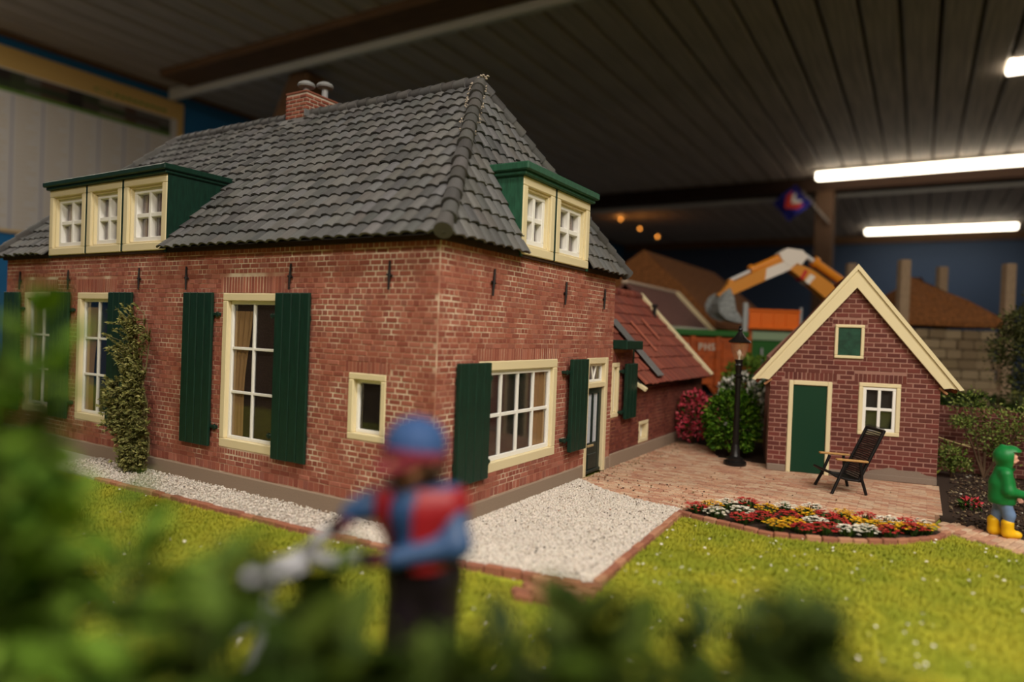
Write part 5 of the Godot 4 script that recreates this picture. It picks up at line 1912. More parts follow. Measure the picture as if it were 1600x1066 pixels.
const SQ := 0.85
func excavator() -> void:
	# the arm lies in one upright plane that runs to the right and away
	var o := v3(1.133, 0, -21.676)
	var u := v3(0.852, 0, -0.524).normalized()
	var t := thing("excavator", "orange excavator with a folded arm and grey bucket above the little house roof", "excavator", v3(4.2, 0, -23.4))
	var om := mat("excavator_orange", Color8(214, 140, 52), 0.4)
	var wm := mat("excavator_white", Color8(236, 226, 216), 0.4)
	var gm := mat("bucket_grey", Color8(160, 164, 164), 0.6, tex.blotch, v3(1.5, 1.5, 1.5))
	var st := mat("ram_steel", Color8(206, 206, 206), 0.25)
	var n := Vector3.UP.cross(u) * -1.0
	var P := func(x: float, y: float) -> Vector3: return o + u * x * SQ + v3(0, 0.4307 + y * SQ, 0)
	var off := [0.0]
	var slabp := func(m: MB, pts: Array, w: float) -> void:
		var pg := PackedVector2Array()
		for q in pts: pg.append(Vector2(q[0] * SQ, 0.4307 + q[1] * SQ))
		m.prism(pg, o - n * (w * 0.5) + n * off[0], u, Vector3.UP, n * w)
	# stick: from bucket joint up to the elbow
	var m := MB.new()
	slabp.call(m, [[-3.45, 4.95], [-3.15, 4.85], [-0.6, 6.10], [0.15, 6.45], [0.35, 6.9], [0.1, 7.15], [-0.7, 6.75], [-3.1, 5.45]], 0.42)
	part(t, "stick", m, om)
	m = MB.new()
	slabp.call(m, [[-1.35, 5.75], [-0.6, 6.09], [0.1, 6.45], [-0.2, 6.8], [-1.3, 6.3]], 0.45)
	slabp.call(m, [[-0.75, 7.05], [-0.35, 7.30], [0.35, 7.22], [0.62, 6.95], [0.30, 6.50], [-0.25, 6.45], [-0.6, 6.75]], 0.5)
	part(t, "elbow_plate", m, wm)
	# boom: from elbow down to the body
	m = MB.new()
	slabp.call(m, [[-0.2, 6.30], [0.1, 6.62], [0.9, 6.30], [2.4, 5.3], [3.9, 4.6], [4.6, 2.6], [4.1, 2.4], [3.2, 4.0], [1.6, 4.95], [0.5, 5.80]], 0.5)
	part(t, "boom", m, om)
	m = MB.new()
	slabp.call(m, [[0.75, 6.12], [1.0, 6.0], [0.7, 5.62], [0.5, 5.78]], 0.53)
	part(t, "white_stripe", m, wm)
	m = MB.new()
	slabp.call(m, [[0.48, 6.32], [0.62, 6.25], [0.40, 5.82], [0.28, 5.92]], 0.54)
	part(t, "red_stripe", m, mat("stripe_red", Color8(196, 40, 44), 0.5))
	# rams: bucket ram along the stick, stick ram above the boom
	m = MB.new()
	m.tube([P.call(-1.9, 6.22), P.call(-0.4, 6.95)], 0.17, 12)
	m.tube([P.call(-1.98, 6.18), P.call(-1.82, 6.27)], 0.23, 12)
	part(t, "ram_cylinder", m, mat("ram_orange", Color8(222, 136, 36), 0.4))
	m = MB.new()
	m.tube([P.call(1.05, 6.72), P.call(2.6, 5.72)], 0.17, 12)
	m.tube([P.call(0.98, 6.78), P.call(1.16, 6.66)], 0.23, 12)
	part(t, "ram_cylinder", m, mat("ram_orange", Color8(222, 136, 36), 0.4))
	m = MB.new()
	m.tube([P.call(-2.95, 5.68), P.call(-1.9, 6.22)], 0.08, 10)
	part(t, "ram_rod", m, st)
	m = MB.new()
	m.tube([P.call(0.5, 7.06), P.call(1.05, 6.72)], 0.1, 10)
	part(t, "ram_rod", m, st)
	# linkage and bucket
	m = MB.new()
	slabp.call(m, [[-3.55, 5.0], [-3.3, 4.8], [-2.75, 5.1], [-2.8, 5.7], [-3.0, 5.75], [-3.1, 5.3]], 0.36)
	part(t, "linkage", m, om)
	m = MB.new()
	slabp.call(m, [[-3.60, 4.6], [-3.38, 5.05], [-3.05, 5.3], [-3.02, 5.15], [-3.32, 4.92], [-3.50, 4.55], [-3.42, 4.25], [-3.12, 3.98], [-2.66, 3.85], [-2.34, 3.78], [-2.34, 3.70], [-2.72, 3.72], [-3.19, 3.84], [-3.52, 4.15]], 0.95)
	for q in [-1.50, 0.44]:
		off[0] = q
		slabp.call(m, [[-3.55, 4.6], [-3.35, 5.0], [-3.02, 5.2], [-2.86, 4.85], [-2.76, 4.3], [-2.43, 3.85], [-2.72, 3.8], [-3.19, 3.95], [-3.48, 4.25]], 0.07)
	off[0] = 0.0
	part(t, "bucket", m, gm)
	for k in 4:
		m = MB.new()
		m.cbox(P.call(-2.34, 3.76) + n * (-0.36 + k * 0.24), v3(0.26, 0.06, 0.09), 0.02, Basis(u, Vector3.UP, n))
		part(t, "tooth", m, gm)
	m = MB.new()
	m.cbox(v3(4.3, 1.85, -23.5), v3(2.0, 1.3, 2.0), 0.2, Basis(u, Vector3.UP, n))
	part(t, "engine_house", m, om)
	m = MB.new()
	m.cbox(v3(3.7, 2.3, -22.3), v3(0.9, 1.4, 0.8), 0.12, Basis(u, Vector3.UP, n))
	part(t, "cab", m, mat("cab_glass", Color8(40, 44, 48), 0.15))
	for s in [-1.0, 1.0]:
		m = MB.new()
		m.cbox(v3(4.2, 0.5, -23.4) + n * s * 0.9, v3(2.8, 0.9, 0.45), 0.3, Basis(u, Vector3.UP, n))
		part(t, "track", m, mat("tyre", Color8(26, 25, 25)))

func hay_barrack() -> void:
	var t := thing("hay_barrack", "hay barrack with four tall wooden posts and a low thatched roof on the right", "barn", v3(7, 0, -28.5))
	var pm := mat("grey_post", Color8(176, 150, 122), 0.8, tex.streak, v3(3, 0.3, 3))
	var posts := [[4.87, 6.62, -26.0], [8.78, 6.62, -28.4], [6.55, 6.18, -30.2], [10.4, 6.5, -32.0]]
	# posts stand on a square turned to the viewer
	var c0 := v3(4.95, 0, -26.05)
	var c1 := v3(8.80, 0, -28.40)
	var u := (c1 - c0).normalized()
	var w := (c1 - c0).length()
	var n := v3(u.z, 0, -u.x)
	if n.z > 0: n = -n
	for q in [[c0, 6.6], [c1, 6.6], [c0 + n * w, 6.9], [c1 + n * w, 6.9]]:
		var m := MB.new()
		m.cbox(q[0] + v3(0, q[1] * 0.5, 0), v3(0.42, q[1], 0.42), 0.05, Basis(u, Vector3.UP, u.cross(Vector3.UP)))
		part(t, "post", m, pm)
	var m := MB.new()
	var e := 0.15
	var i := 0.32
	var A := c0 - u * e * 3.0 - n * e + v3(0, 4.02, 0)
	var B := c1 + u * e * 1.0 - n * e + v3(0, 4.02, 0)
	var C := c1 + u * e + n * (w + e) + v3(0, 4.02, 0)
	var D := c0 - u * e * 3.0 + n * (w + e) + v3(0, 4.02, 0)
	var mid := (c0 + c1) * 0.5 + n * w * 0.5 - u * 0.35
	thatch_roof(m, [A, B, C, D], mid + v3(0, 6.1, 0) - u * 0.25, mid + v3(0, 6.1, 0) + u * 0.25, 0.2)
	part(t, "thatched_roof", m, thatch())
	# stacked bales
	var tones := tone_list([[158, 138, 108], [148, 128, 98], [166, 146, 116], [140, 120, 92]])
	var bm := mat("straw", Color(1, 1, 1), 0.95, tex.grain, v3(3, 3, 3), true)
	for row in 6:
		var x := 0.3 + (0.35 if row % 2 else 0.0)
		while x < w - 0.35:
			var L := rr(0.62, 0.8)
			var b := MB.new()
			b.col = tones[rng.randi() % 4]
			b.cbox(c0 + u * (x + L / 2) + n * rr(0.42, 0.5) + v3(0, 1.32 + row * 0.43, 0), v3(L - 0.03, 0.41, 0.7), 0.05, Basis(u, Vector3.UP, u.cross(Vector3.UP)))
			part(t, "bale", b, bm)
			x += L
	m = MB.new()
	m.box(c0 + u * w * 0.5 + n * w * 0.55 + v3(0, 2.4, 0), v3(w - 0.6, 2.5, w * 0.7), Basis(u, Vector3.UP, u.cross(Vector3.UP)))
	part(t, "straw_core", m, bm)
	m = MB.new()
	m.cbox(c0 + u * w * 0.5 + n * 0.4 + v3(0, 0.98, 0), v3(w + 0.3, 0.26, 0.9), 0.03, Basis(u, Vector3.UP, u.cross(Vector3.UP)))
	m.cbox(c0 + u * w * 0.5 + n * w * 0.55 + v3(0, 0.98, 0), v3(w - 0.1, 0.26, w * 0.8), 0.03, Basis(u, Vector3.UP, u.cross(Vector3.UP)))
	part(t, "platform", m, pm)
	m = MB.new()
	var k := c0 + u * (w - 1.3) + v3(0, 0.9, 0)
	m.tube([k, c1 - u * 0.1 + v3(0, 0.25, 0)], 0.14, 6)
	part(t, "brace", m, pm)
	# an orange ball on a stalk at the platform edge
	m = MB.new()
	m.ball(v3(6.45, 1.86, -26.5), v3(0.2, 0.22, 0.2), 10, 14)
	m.tube([v3(6.45, 1.1, -26.5), v3(6.45, 1.7, -26.5)], 0.06, 8)
	solo("orange_ball", m, mat("amber_plastic", Color8(232, 140, 26), 0.35), "", "small orange ball on a stalk before the straw bales of the hay barrack", "orange_ball")

# ================================================================ plants
func leaf_mat() -> Material:
	if mats.has("leaf_bl"): return mats["leaf_bl"]
	var m := StandardMaterial3D.new()
	m.resource_name = "leaf_bl"
	m.vertex_color_use_as_albedo = true
	m.roughness = 0.65
	m.metallic_specular = 0.25
	m.backlight_enabled = true
	m.backlight = Color(0.3, 0.4, 0.1)
	mats["leaf_bl"] = m
	return m

var clip_x := -99.0
# foliage on the shell and inside of an ellipsoid
func foliage(m: MB, c: Vector3, r: Vector3, n: int, ln: float, cols: Array, lump := 0.2, fill := 0.75) -> void:
	var nz := FastNoiseLite.new()
	nz.seed = int(c.x * 37.0 + c.z * 11.0)
	nz.frequency = 1.6
	for i in n:
		var d := v3(rng.randfn(), rng.randfn(), rng.randfn()).normalized()
		if d.y < -0.75: continue
		var k := 1.0 + lump * nz.get_noise_3d(d.x, d.y, d.z) * 2.0
		var rad := lerpf(fill, 1.0, sqrt(rng.randf())) * k
		var p := c + d * r * rad
		if p.x < clip_x: continue
		m.col = jit(cols[rng.randi() % cols.size()], 0.2)
		var dir := (d + v3(rr(-0.9, 0.9), rr(-0.3, 0.9), rr(-0.9, 0.9))).normalized()
		m.leaf(p, dir, (d + v3(rr(-0.6, 0.6), rr(0, 0.9), rr(-0.6, 0.6))).normalized(), ln * rr(0.7, 1.3), ln * rr(0.4, 0.6), 0.3)

func bush(called: String, label: String, c: Vector3, r: Vector3, n: int, ln: float, cols: Array, bloss: Array, nb: int, bl: float) -> void:
	var o := v3(c.x, 0, c.z)
	var t := thing(called, label, "bush", o)
	var m := MB.new()
	for i in 9:
		var a := TAU * i / 9.0
		m.tube([o, o + v3(cos(a) * r.x * 0.3, c.y * 0.6, sin(a) * r.z * 0.3), c + v3(cos(a) * r.x * 0.75, rr(0.0, 0.5) * r.y, sin(a) * r.z * 0.75)], [0.03, 0.022, 0.008], 5)
	part(t, "stems", m, mat("bark", Color8(86, 66, 48), 0.9))
	m = MB.new()
	foliage(m, c, r, n, ln, cols, 0.15)
	part(t, "foliage", m, leaf_mat(), "stuff")
	if nb > 0:
		m = MB.new()
		foliage(m, c, r * 1.04, nb, bl, bloss, 0.15, 0.9)
		part(t, "blossoms", m, leaf_mat(), "stuff")

func plants() -> void:
	var greens := tone_list([[66, 92, 30], [84, 112, 38], [50, 74, 26], [100, 126, 48]])
	var darks := tone_list([[44, 62, 24], [56, 76, 28], [36, 52, 22]])
	clip_x = 0.17
	bush("azalea_bush", "round bush covered in pink red blossoms by the annex corner", v3(0.46, 0.70, -11.0), v3(0.60, 0.66, 0.52), 1500, 0.11, darks, tone_list([[206, 70, 92], [190, 56, 76], [222, 104, 118], [176, 48, 66]]), 2600, 0.10)
	clip_x = -99.0
	bush("box_bush", "round green bush behind the black lamp post", v3(1.76, 0.80, -9.72), v3(0.60, 0.82, 0.50), 3400, 0.13, tone_list([[64, 104, 24], [84, 126, 32], [46, 80, 20], [108, 146, 48]]), [], 0, 0.1)
	bush("snowball_bush", "white flowering bush half hidden between pink and green bushes", v3(1.15, 0.95, -13.6), v3(0.75, 0.85, 0.6), 700, 0.16, darks, tone_list([[226, 224, 214], [206, 206, 198]]), 900, 0.13)
	bush("snowball_bush", "white flowering bush peeping out at the little house's left eave", v3(2.75, 0.9, -13.4), v3(0.5, 0.75, 0.5), 500, 0.16, darks, tone_list([[226, 224, 214], [206, 206, 198]]), 600, 0.13)
	bush("shrub", "light green shrub behind the white flowers and pink bush", v3(1.0, 1.25, -15.4), v3(0.8, 1.1, 0.6), 1400, 0.2, tone_list([[96, 122, 44], [76, 104, 34]]), [], 0, 0.1)
	bush("shrub", "dark green shrub under the trailer by the little house's left eave", v3(3.1, 0.8, -16.2), v3(0.8, 0.9, 0.7), 1500, 0.2, tone_list([[40, 62, 24], [54, 80, 30]]), [], 0, 0.1)
	shrub_wall()
	climber()
	tree()
	azalea_low()
	hedge()
	big_leaf_bush()
	for k in 2:
		bush("far_bush", ["dark green bush on the far grass under the hay barrack", "dark bush behind the garden wall right of the barrack brace"][k], [v3(7.4, 0.5, -24.5), v3(10.5, 0.7, -22.0)][k], v3(1.6, 0.6, 0.9), 900, 0.25, tone_list([[40, 58, 22], [54, 76, 28]]), [], 0, 0.1)

# sprawling shrubs trained on the garden wall
func shrub_wall() -> void:
	var cols := tone_list([[88, 106, 44], [112, 126, 58], [66, 84, 36], [132, 142, 78]])
	var specs := [["wall_shrub", "open leafy shrub trained on the garden wall behind the child", v3(7.0, 0, -11.0), [[6.7, 1.62, 0.42], [7.15, 1.35, 0.45], [7.5, 1.05, 0.42], [7.0, 0.95, 0.38], [7.75, 1.45, 0.4], [6.55, 1.2, 0.22], [7.3, 0.65, 0.3]]],
		["wall_shrub", "small low shrub at the foot of the little house's right corner", v3(6.38, 0, -10.6), [[6.35, 0.55, 0.25], [6.55, 0.32, 0.22], [6.3, 0.28, 0.2]]],
		["wall_shrub", "leafy shrub on the wall at the right edge of the frame", v3(8.3, 0, -11.0), [[8.3, 1.2, 0.5], [8.2, 0.7, 0.45], [8.6, 1.5, 0.4]]]]
	for s in specs:
		var t := thing(s[0], s[1], "shrub", s[2])
		var m := MB.new()
		var f := MB.new()
		for q in s[3]:
			var c := v3(q[0], q[1], s[2].z + rr(-0.1, 0.15))
			m.tube([s[2], s[2].lerp(c, 0.5) + v3(rr(-0.1, 0.1), 0.1, 0), c], [0.03, 0.02, 0.01], 5)
			foliage(f, c, v3(q[2], q[2] * 0.8, 0.28), 330, 0.075, cols, 0.6, 0.15)
		part(t, "stems", m, mat("bark", Color8(86, 66, 48)))
		part(t, "foliage", f, leaf_mat(), "stuff")

func climber() -> void:
	var o := v3(-6.75, 0.0, 0.16)
	var t := thing("climbing_plant", "wiry olive green climber growing up the farmhouse front between two shutters", "climber", o)
	var m := MB.new()
	var f := MB.new()
	var cols := tone_list([[118, 118, 66], [136, 132, 78], [96, 98, 54], [150, 146, 92]])
	for k in 22:
		var x := -6.75 + rr(-0.2, 0.2)
		var pts := [v3(x, 0.0, 0.12 + rr(0, 0.12))]
		var top := rr(1.0, 3.15)
		var drift := rr(-0.75, 0.42) * (1.0 if k % 3 else 0.3)
		var n := 7
		for i in range(1, n + 1):
			var s := i / float(n)
			pts.append(v3(x + drift * s + rr(-0.06, 0.06), top * s, 0.10 + rr(0.0, 0.12) + 0.1 * s))
		m.tube(pts, [0.026, 0.024, 0.022, 0.02, 0.017, 0.014, 0.011, 0.006], 5)
		for i in range(1, n + 1):
			for j in 7:
				var p: Vector3 = pts[i].lerp(pts[i - 1], rng.randf())
				var d := v3(rr(-1, 1), rr(-0.35, 0.8), rr(0.08, 0.9)).normalized()
				var ln := rr(0.12, 0.34)
				var e := p + d * ln
				m.tube([p, e], [0.008, 0.004], 4, false)
				for l in 16:
					var q := p.lerp(e, rr(0.25, 1.05))
					f.col = jit(cols[rng.randi() % 4], 0.22)
					var dd := (d * 0.6 + v3(rr(-1, 1), rr(-0.6, 0.9), rr(-0.05, 1))).normalized()
					f.leaf(q, dd, v3(rr(-0.5, 0.5), 0.6, 0.8).normalized(), rr(0.05, 0.10), 0.036, 0.3)
	part(t, "stems", m, mat("vine_stem", Color8(112, 104, 70), 0.9))
	part(t, "foliage", f, leaf_mat(), "stuff")

func tree() -> void:
	var o := v3(8.55, 0, -16.1)
	var t := thing("tree", "dense dark olive tree at the right edge beside the hay barrack", "tree", o)
	var m := MB.new()
	m.tube([o, o + v3(0.05, 1.2, 0), o + v3(0.0, 3.2, 0.05)], [0.2, 0.16, 0.08], 10)
	part(t, "trunk", m, mat("bark", Color8(86, 66, 48)))
	m = MB.new()
	var cols := tone_list([[66, 70, 38], [80, 84, 46], [52, 56, 32], [92, 92, 54]])
	for q in [[0.0, 2.6, 0.0, 1.15], [0.25, 3.7, -0.1, 0.95], [0.45, 4.6, 0.0, 0.6], [-0.4, 2.9, 0.3, 0.75], [-0.25, 3.6, 0.2, 0.7], [0.1, 1.8, 0.3, 0.95], [0.9, 2.6, 0.0, 1.0]]:
		foliage(m, o + v3(q[0], q[1], q[2]), v3(q[3], q[3] * 0.8, q[3]), 1500, 0.11, cols, 0.4, 0.5)
	part(t, "foliage", m, leaf_mat(), "stuff")

func azalea_low() -> void:
	var o := v3(6.55, 0, -7.2)
	var t := thing("flower", "single pink blossom cluster on the dark soil right of the little house", "flowers", o)
	var m := MB.new()
	foliage(m, o + v3(0, 0.08, 0), v3(0.16, 0.08, 0.14), 60, 0.1, tone_list([[60, 84, 34], [44, 66, 26]]), 0.2, 0.4)
	part(t, "leaves", m, leaf_mat(), "stuff")
	m = MB.new()
	foliage(m, o + v3(0, 0.12, 0), v3(0.13, 0.07, 0.11), 60, 0.09, tone_list([[214, 82, 90], [196, 66, 76]]), 0.2, 0.5)
	part(t, "blossoms", m, leaf_mat(), "stuff")

# a bent leaf with a midrib, tip along +z
func big_leaf(len: float, wid: float, col: Color, curl: float) -> MB:
	var m := MB.new()
	m.col = col
	var n := 7
	var rows := []
	for i in n + 1:
		var s := i / float(n)
		var w := wid * 0.5 * pow(sin(PI * pow(s, 0.75)), 0.8) + 0.004
		if i == n: w = 0.0008
		var y := -curl * s * s * len
		var z := s * len
		var up := v3(0, 1, 2.0 * curl * s).normalized()
		rows.append([m.vert(v3(-w, y + w * 0.25, z), (up + v3(0.35, 0, 0)).normalized()), m.vert(v3(0, y, z), up), m.vert(v3(w, y + w * 0.25, z), (up - v3(0.35, 0, 0)).normalized())])
	for i in n:
		for k in 2:
			var a: int = rows[i][k]; var b: int = rows[i][k + 1]; var c: int = rows[i + 1][k + 1]; var d: int = rows[i + 1][k]
			m.ix.append_array(PackedInt32Array([a, c, b, a, d, c]))
	return m

func leaf_shapes(cols: Array) -> Array:
	var out := []
	for k in 10:
		out.append(big_leaf(rr(0.19, 0.29), rr(0.10, 0.15), jit(cols[k % cols.size()], 0.15), rr(0.1, 0.45)))
	return out

# leafy stems: every entry of stems is [foot, tip]; the nearest leaves stand alone, the rest are joined
func leafy(t: Node, stems: Array, cols: Array, per: int, span: float, sc := 1.0) -> void:
	var sh := leaf_shapes(cols)
	var st := MB.new()
	var pts := []
	for q in stems:
		var foot: Vector3 = q[0]
		var tip: Vector3 = q[1]
		var cv := Curve3D.new()
		cv.add_point(foot, Vector3.ZERO, v3(rr(-0.1, 0.1), (tip.y - foot.y) * 0.4, rr(-0.1, 0.1)))
		cv.add_point(tip, v3(rr(-0.12, 0.12), -(tip.y - foot.y) * 0.3, rr(-0.12, 0.12)))
		var ln := cv.get_baked_length()
		var path := []
		for i in 9: path.append(cv.sample_baked(ln * i / 8.0))
		st.tube(path, [0.022, 0.02, 0.018, 0.016, 0.014, 0.012, 0.01, 0.007, 0.004], 6)
		var up: Vector3 = (path[8] - path[6]).normalized()
		for i in per:
			var s := 1.0 - span / ln * (1.0 - (i + rr(0, 0.7)) / per)
			var a := rr(0, TAU)
			var dir: Vector3 = (v3(cos(a), rr(-0.15, 0.7), sin(a)) + up * (1.1 if i > per - 3 else 0.25)).normalized()
			pts.append([cv.sample_baked(ln * clampf(s, 0.1, 1.0)), dir])
	part(t, "stem", st, mat("green_stem", Color8(88, 110, 48), 0.6))
	var rest := MB.new()
	var n := 0
	for q in pts:
		q.append(EYE.distance_to(q[0]) if seen(q[0]) else 99.0)
	pts.sort_custom(func(a, b): return a[2] < b[2])
	for q in pts:
		var x := Vector3.UP.cross(q[1])
		if x.length() < 0.1: x = Vector3.RIGHT
		x = x.normalized()
		var b := Basis(x, q[1].cross(x), q[1]).rotated(q[1], rr(-0.5, 0.5))
		var s := sc * rr(0.75, 1.2)
		var m: MB = sh[rng.randi() % sh.size()]
		n += 1
		if n <= 290:
			if not m.has_meta("mesh"): m.set_meta("mesh", m.mesh())
			piece(t, "leaf", m.get_meta("mesh"), leaf_mat(), q[0], b.scaled(v3(s, s, s)))
		else:
			var base := rest.v.size()
			for i in m.v.size():
				rest.col = m.c[i]
				rest.vert(q[0] + b * m.v[i] * s, b * m.n[i])
			for k in m.ix: rest.ix.append(base + k)
	if rest.v.size():
		part(t, "leaves_joined", rest, leaf_mat(), "stuff")

# height of the foreground planting along the near edge of the table
func hedge_top(x: float) -> float:
	var k := [[2.4, 3.1], [2.76, 2.98], [2.88, 2.66], [3.0, 2.34], [3.2, 2.14], [3.5, 2.10], [3.75, 1.97], [3.95, 1.80], [4.2, 1.66], [4.4, 1.78], [4.62, 1.88], [4.80, 1.90], [5.02, 1.80], [5.14, 1.86], [5.28, 2.08], [5.42, 1.92], [5.62, 1.70]]
	for i in k.size() - 1:
		if x < k[i + 1][0]:
			return lerpf(k[i][1], k[i + 1][1], clampf((x - k[i][0]) / (k[i + 1][0] - k[i][0]), 0.0, 1.0))
	return 1.6

func row_of_stems(x0: float, x1: float, n: int, drop: float, deep: float) -> Array:
	var out := []
	for i in n:
		var x := lerpf(x0, x1, (i + rr(0.1, 0.9)) / n)
		var z := 6.28 - 0.47 * (x - 2.6) + rr(-deep, deep)
		var h := hedge_top(x) - drop * rng.randf() * rng.randf()
		out.append([v3(x + rr(-0.05, 0.05), 0, z + rr(-0.05, 0.05)), v3(x, h, z)])
	return out

func hedge() -> void:
	var t := thing("hedge", "dark leafy hedge out of focus along the bottom of the frame before the man", "hedge", v3(4.2, 0, 5.55))
	leafy(t, row_of_stems(3.62, 5.06, 42, 0.5, 0.26), tone_list([[56, 72, 22], [44, 60, 18], [68, 84, 28], [36, 48, 16]]), 16, 0.62)  # leaf tones darkened to carry the backlit shade of the hedge
	t = thing("hedge_sprig", "upright leafy sprig out of focus before the open lawn, right end of the hedge", "plant", v3(5.3, 0, 5.1))
	leafy(t, row_of_stems(5.14, 5.56, 8, 0.4, 0.1), tone_list([[50, 64, 24], [42, 56, 20], [60, 74, 32]]), 15, 0.55, 0.95)  # same backlit shade put into these leaf tones

func big_leaf_bush() -> void:
	var t := thing("garden_bush", "tall bright green leafy bush out of focus at the left edge", "bush", v3(2.95, 0, 6.1))
	leafy(t, row_of_stems(2.45, 3.02, 27, 1.1, 0.25) + row_of_stems(3.02, 3.46, 12, 0.7, 0.25), tone_list([[92, 122, 38], [110, 142, 50], [72, 100, 30], [124, 154, 60], [56, 80, 26]]), 16, 1.15, 0.9)  # greens raised to carry the stronger light on this bush

# ================================================================ figures
# bones: [a, b, radius at a, radius at b, colour]; one smooth skin over all, by surface nets
func skin(mb: MB, bones: Array, cell: float, k: float, keep = null) -> void:
	var lo := v3(1e9, 1e9, 1e9)
	var hi := -lo
	for b in bones:
		var r := maxf(b[2], b[3]) + cell * 3.0
		lo = lo.min(b[0] - v3(r, r, r)).min(b[1] - v3(r, r, r))
		hi = hi.max(b[0] + v3(r, r, r)).max(b[1] + v3(r, r, r))
	var nx := int((hi.x - lo.x) / cell) + 2
	var ny := int((hi.y - lo.y) / cell) + 2
	var nz := int((hi.z - lo.z) / cell) + 2
	var d := PackedFloat32Array()
	d.resize(nx * ny * nz)
	d.fill(9.0)
	var who := PackedInt32Array()
	who.resize(nx * ny * nz)
	var best := PackedFloat32Array()
	best.resize(nx * ny * nz)
	best.fill(9.0)
	for bi in bones.size():
		var b: Array = bones[bi]
		var a: Vector3 = b[0]
		var ab: Vector3 = b[1] - a
		var l2 := maxf(ab.length_squared(), 1e-9)
		var r := maxf(b[2], b[3]) + k + cell * 2.0
		var p0: Vector3 = (a.min(b[1]) - v3(r, r, r) - lo) / cell
		var p1: Vector3 = (a.max(b[1]) + v3(r, r, r) - lo) / cell
		for x in range(maxi(0, int(p0.x)), mini(nx, int(p1.x) + 2)):
			for y in range(maxi(0, int(p0.y)), mini(ny, int(p1.y) + 2)):
				var at := (x * ny + y) * nz
				for z in range(maxi(0, int(p0.z)), mini(nz, int(p1.z) + 2)):
					var p := lo + Vector3(x, y, z) * cell
					var t := clampf((p - a).dot(ab) / l2, 0.0, 1.0)
					var q := p.distance_to(a + ab * t) - lerpf(b[2], b[3], t)
					var o := d[at + z]
					var h := maxf(k - absf(o - q), 0.0) / k
					d[at + z] = minf(o, q) - h * h * k * 0.25
					if q < best[at + z]:
						best[at + z] = q
						who[at + z] = bi
	var id := {}
	var sx := ny * nz
	var sy := nz
	var corner := [0, sx, sy, sx + sy, 1, sx + 1, sy + 1, sx + sy + 1]
	var off := [v3(0, 0, 0), v3(1, 0, 0), v3(0, 1, 0), v3(1, 1, 0), v3(0, 0, 1), v3(1, 0, 1), v3(0, 1, 1), v3(1, 1, 1)]
	var edges := [[0, 1], [2, 3], [4, 5], [6, 7], [0, 2], [1, 3], [4, 6], [5, 7], [0, 4], [1, 5], [2, 6], [3, 7]]
	for x in nx - 1:
		for y in ny - 1:
			for z in nz - 1:
				var i := x * sx + y * sy + z
				var neg := 0
				for c in corner:
					if d[i + c] < 0.0: neg += 1
				if neg == 0 or neg == 8: continue
				var s := Vector3.ZERO
				var n := 0
				for e in edges:
					var da := d[i + corner[e[0]]]
					var db := d[i + corner[e[1]]]
					if (da < 0.0) != (db < 0.0):
						s += off[e[0]].lerp(off[e[1]], da / (da - db))
						n += 1
				var p := lo + (Vector3(x, y, z) + s / n) * cell
				var g := v3(d[i + sx] - d[i] + d[i + sx + sy + 1] - d[i + sy + 1], d[i + sy] - d[i] + d[i + sx + sy + 1] - d[i + sx + 1], d[i + 1] - d[i] + d[i + sx + sy + 1] - d[i + sx + sy])
				mb.col = bones[who[i]][4]
				id[i] = mb.vert(p, g.normalized())
	for i in id:
		for e in [[sx, sy, 1], [sy, 1, sx], [1, sx, sy]]:
			# edge from corner i along e[0]
			if i + e[0] >= d.size(): continue
			var a := d[i] < 0.0
			var b := d[i + e[0]] < 0.0
			if a == b: continue
			if not (id.has(i - e[1]) and id.has(i - e[2]) and id.has(i - e[1] - e[2])): continue
			var q := [id[i], id[i - e[1]], id[i - e[1] - e[2]], id[i - e[2]]]
			if keep != null:
				var c: Vector3 = (mb.v[q[0]] + mb.v[q[2]]) * 0.5
				if not keep.call(c): continue
			if a: mb.ix.append_array(PackedInt32Array([q[0], q[1], q[2], q[0], q[2], q[3]]))
			else: mb.ix.append_array(PackedInt32Array([q[0], q[2], q[1], q[0], q[3], q[2]]))

# a hand: palm at p, fingers along f, palm faces n (fingers curl towards n); s length from wrist to fingertip
func hand(p: Vector3, f: Vector3, n: Vector3, s: float, curl: float, thumb: float, c: Color) -> Array:
	var side := f.cross(n).normalized()
	var out := []
	for k in 4:
		var w := (k - 1.5) * 0.13 * s
		out.append([p + side * w * 0.6, p + f * s * 0.5 + side * w, 0.085 * s, 0.075 * s, c])
	for k in 4:
		var w := (k - 1.5) * 0.145 * s
		var ln: float = [0.40, 0.46, 0.43, 0.34][k] * s
		var a := p + f * s * 0.52 + side * w
		var d := f
		for j in 3:
			d = (d * cos(curl * [0.6, 1.0, 0.8][j]) + d.cross(side).normalized() * -sin(curl * [0.6, 1.0, 0.8][j])).normalized()
			var b: Vector3 = a + d * ln * [0.45, 0.32, 0.23][j]
			out.append([a, b, 0.056 * s - 0.005 * s * j, 0.050 * s - 0.005 * s * j, c])
			a = b
	var t0 := p + f * s * 0.12 + side * thumb * 0.2 * s
	var t1 := t0 + (f * 0.5 + side * thumb * 0.6 + n * 0.5).normalized() * 0.24 * s
	out.append([t0, t1, 0.075 * s, 0.06 * s, c])
	out.append([t1, t1 + (f * 0.7 + n * 0.6).normalized() * 0.2 * s, 0.058 * s, 0.045 * s, c])
	return out

func figures() -> void:
	man()
	bicycle()
	child()

func vc_mat() -> Material:
	return mat("figure_paint", Color(1, 1, 1), 0.45, null, Vector3.ONE, true)

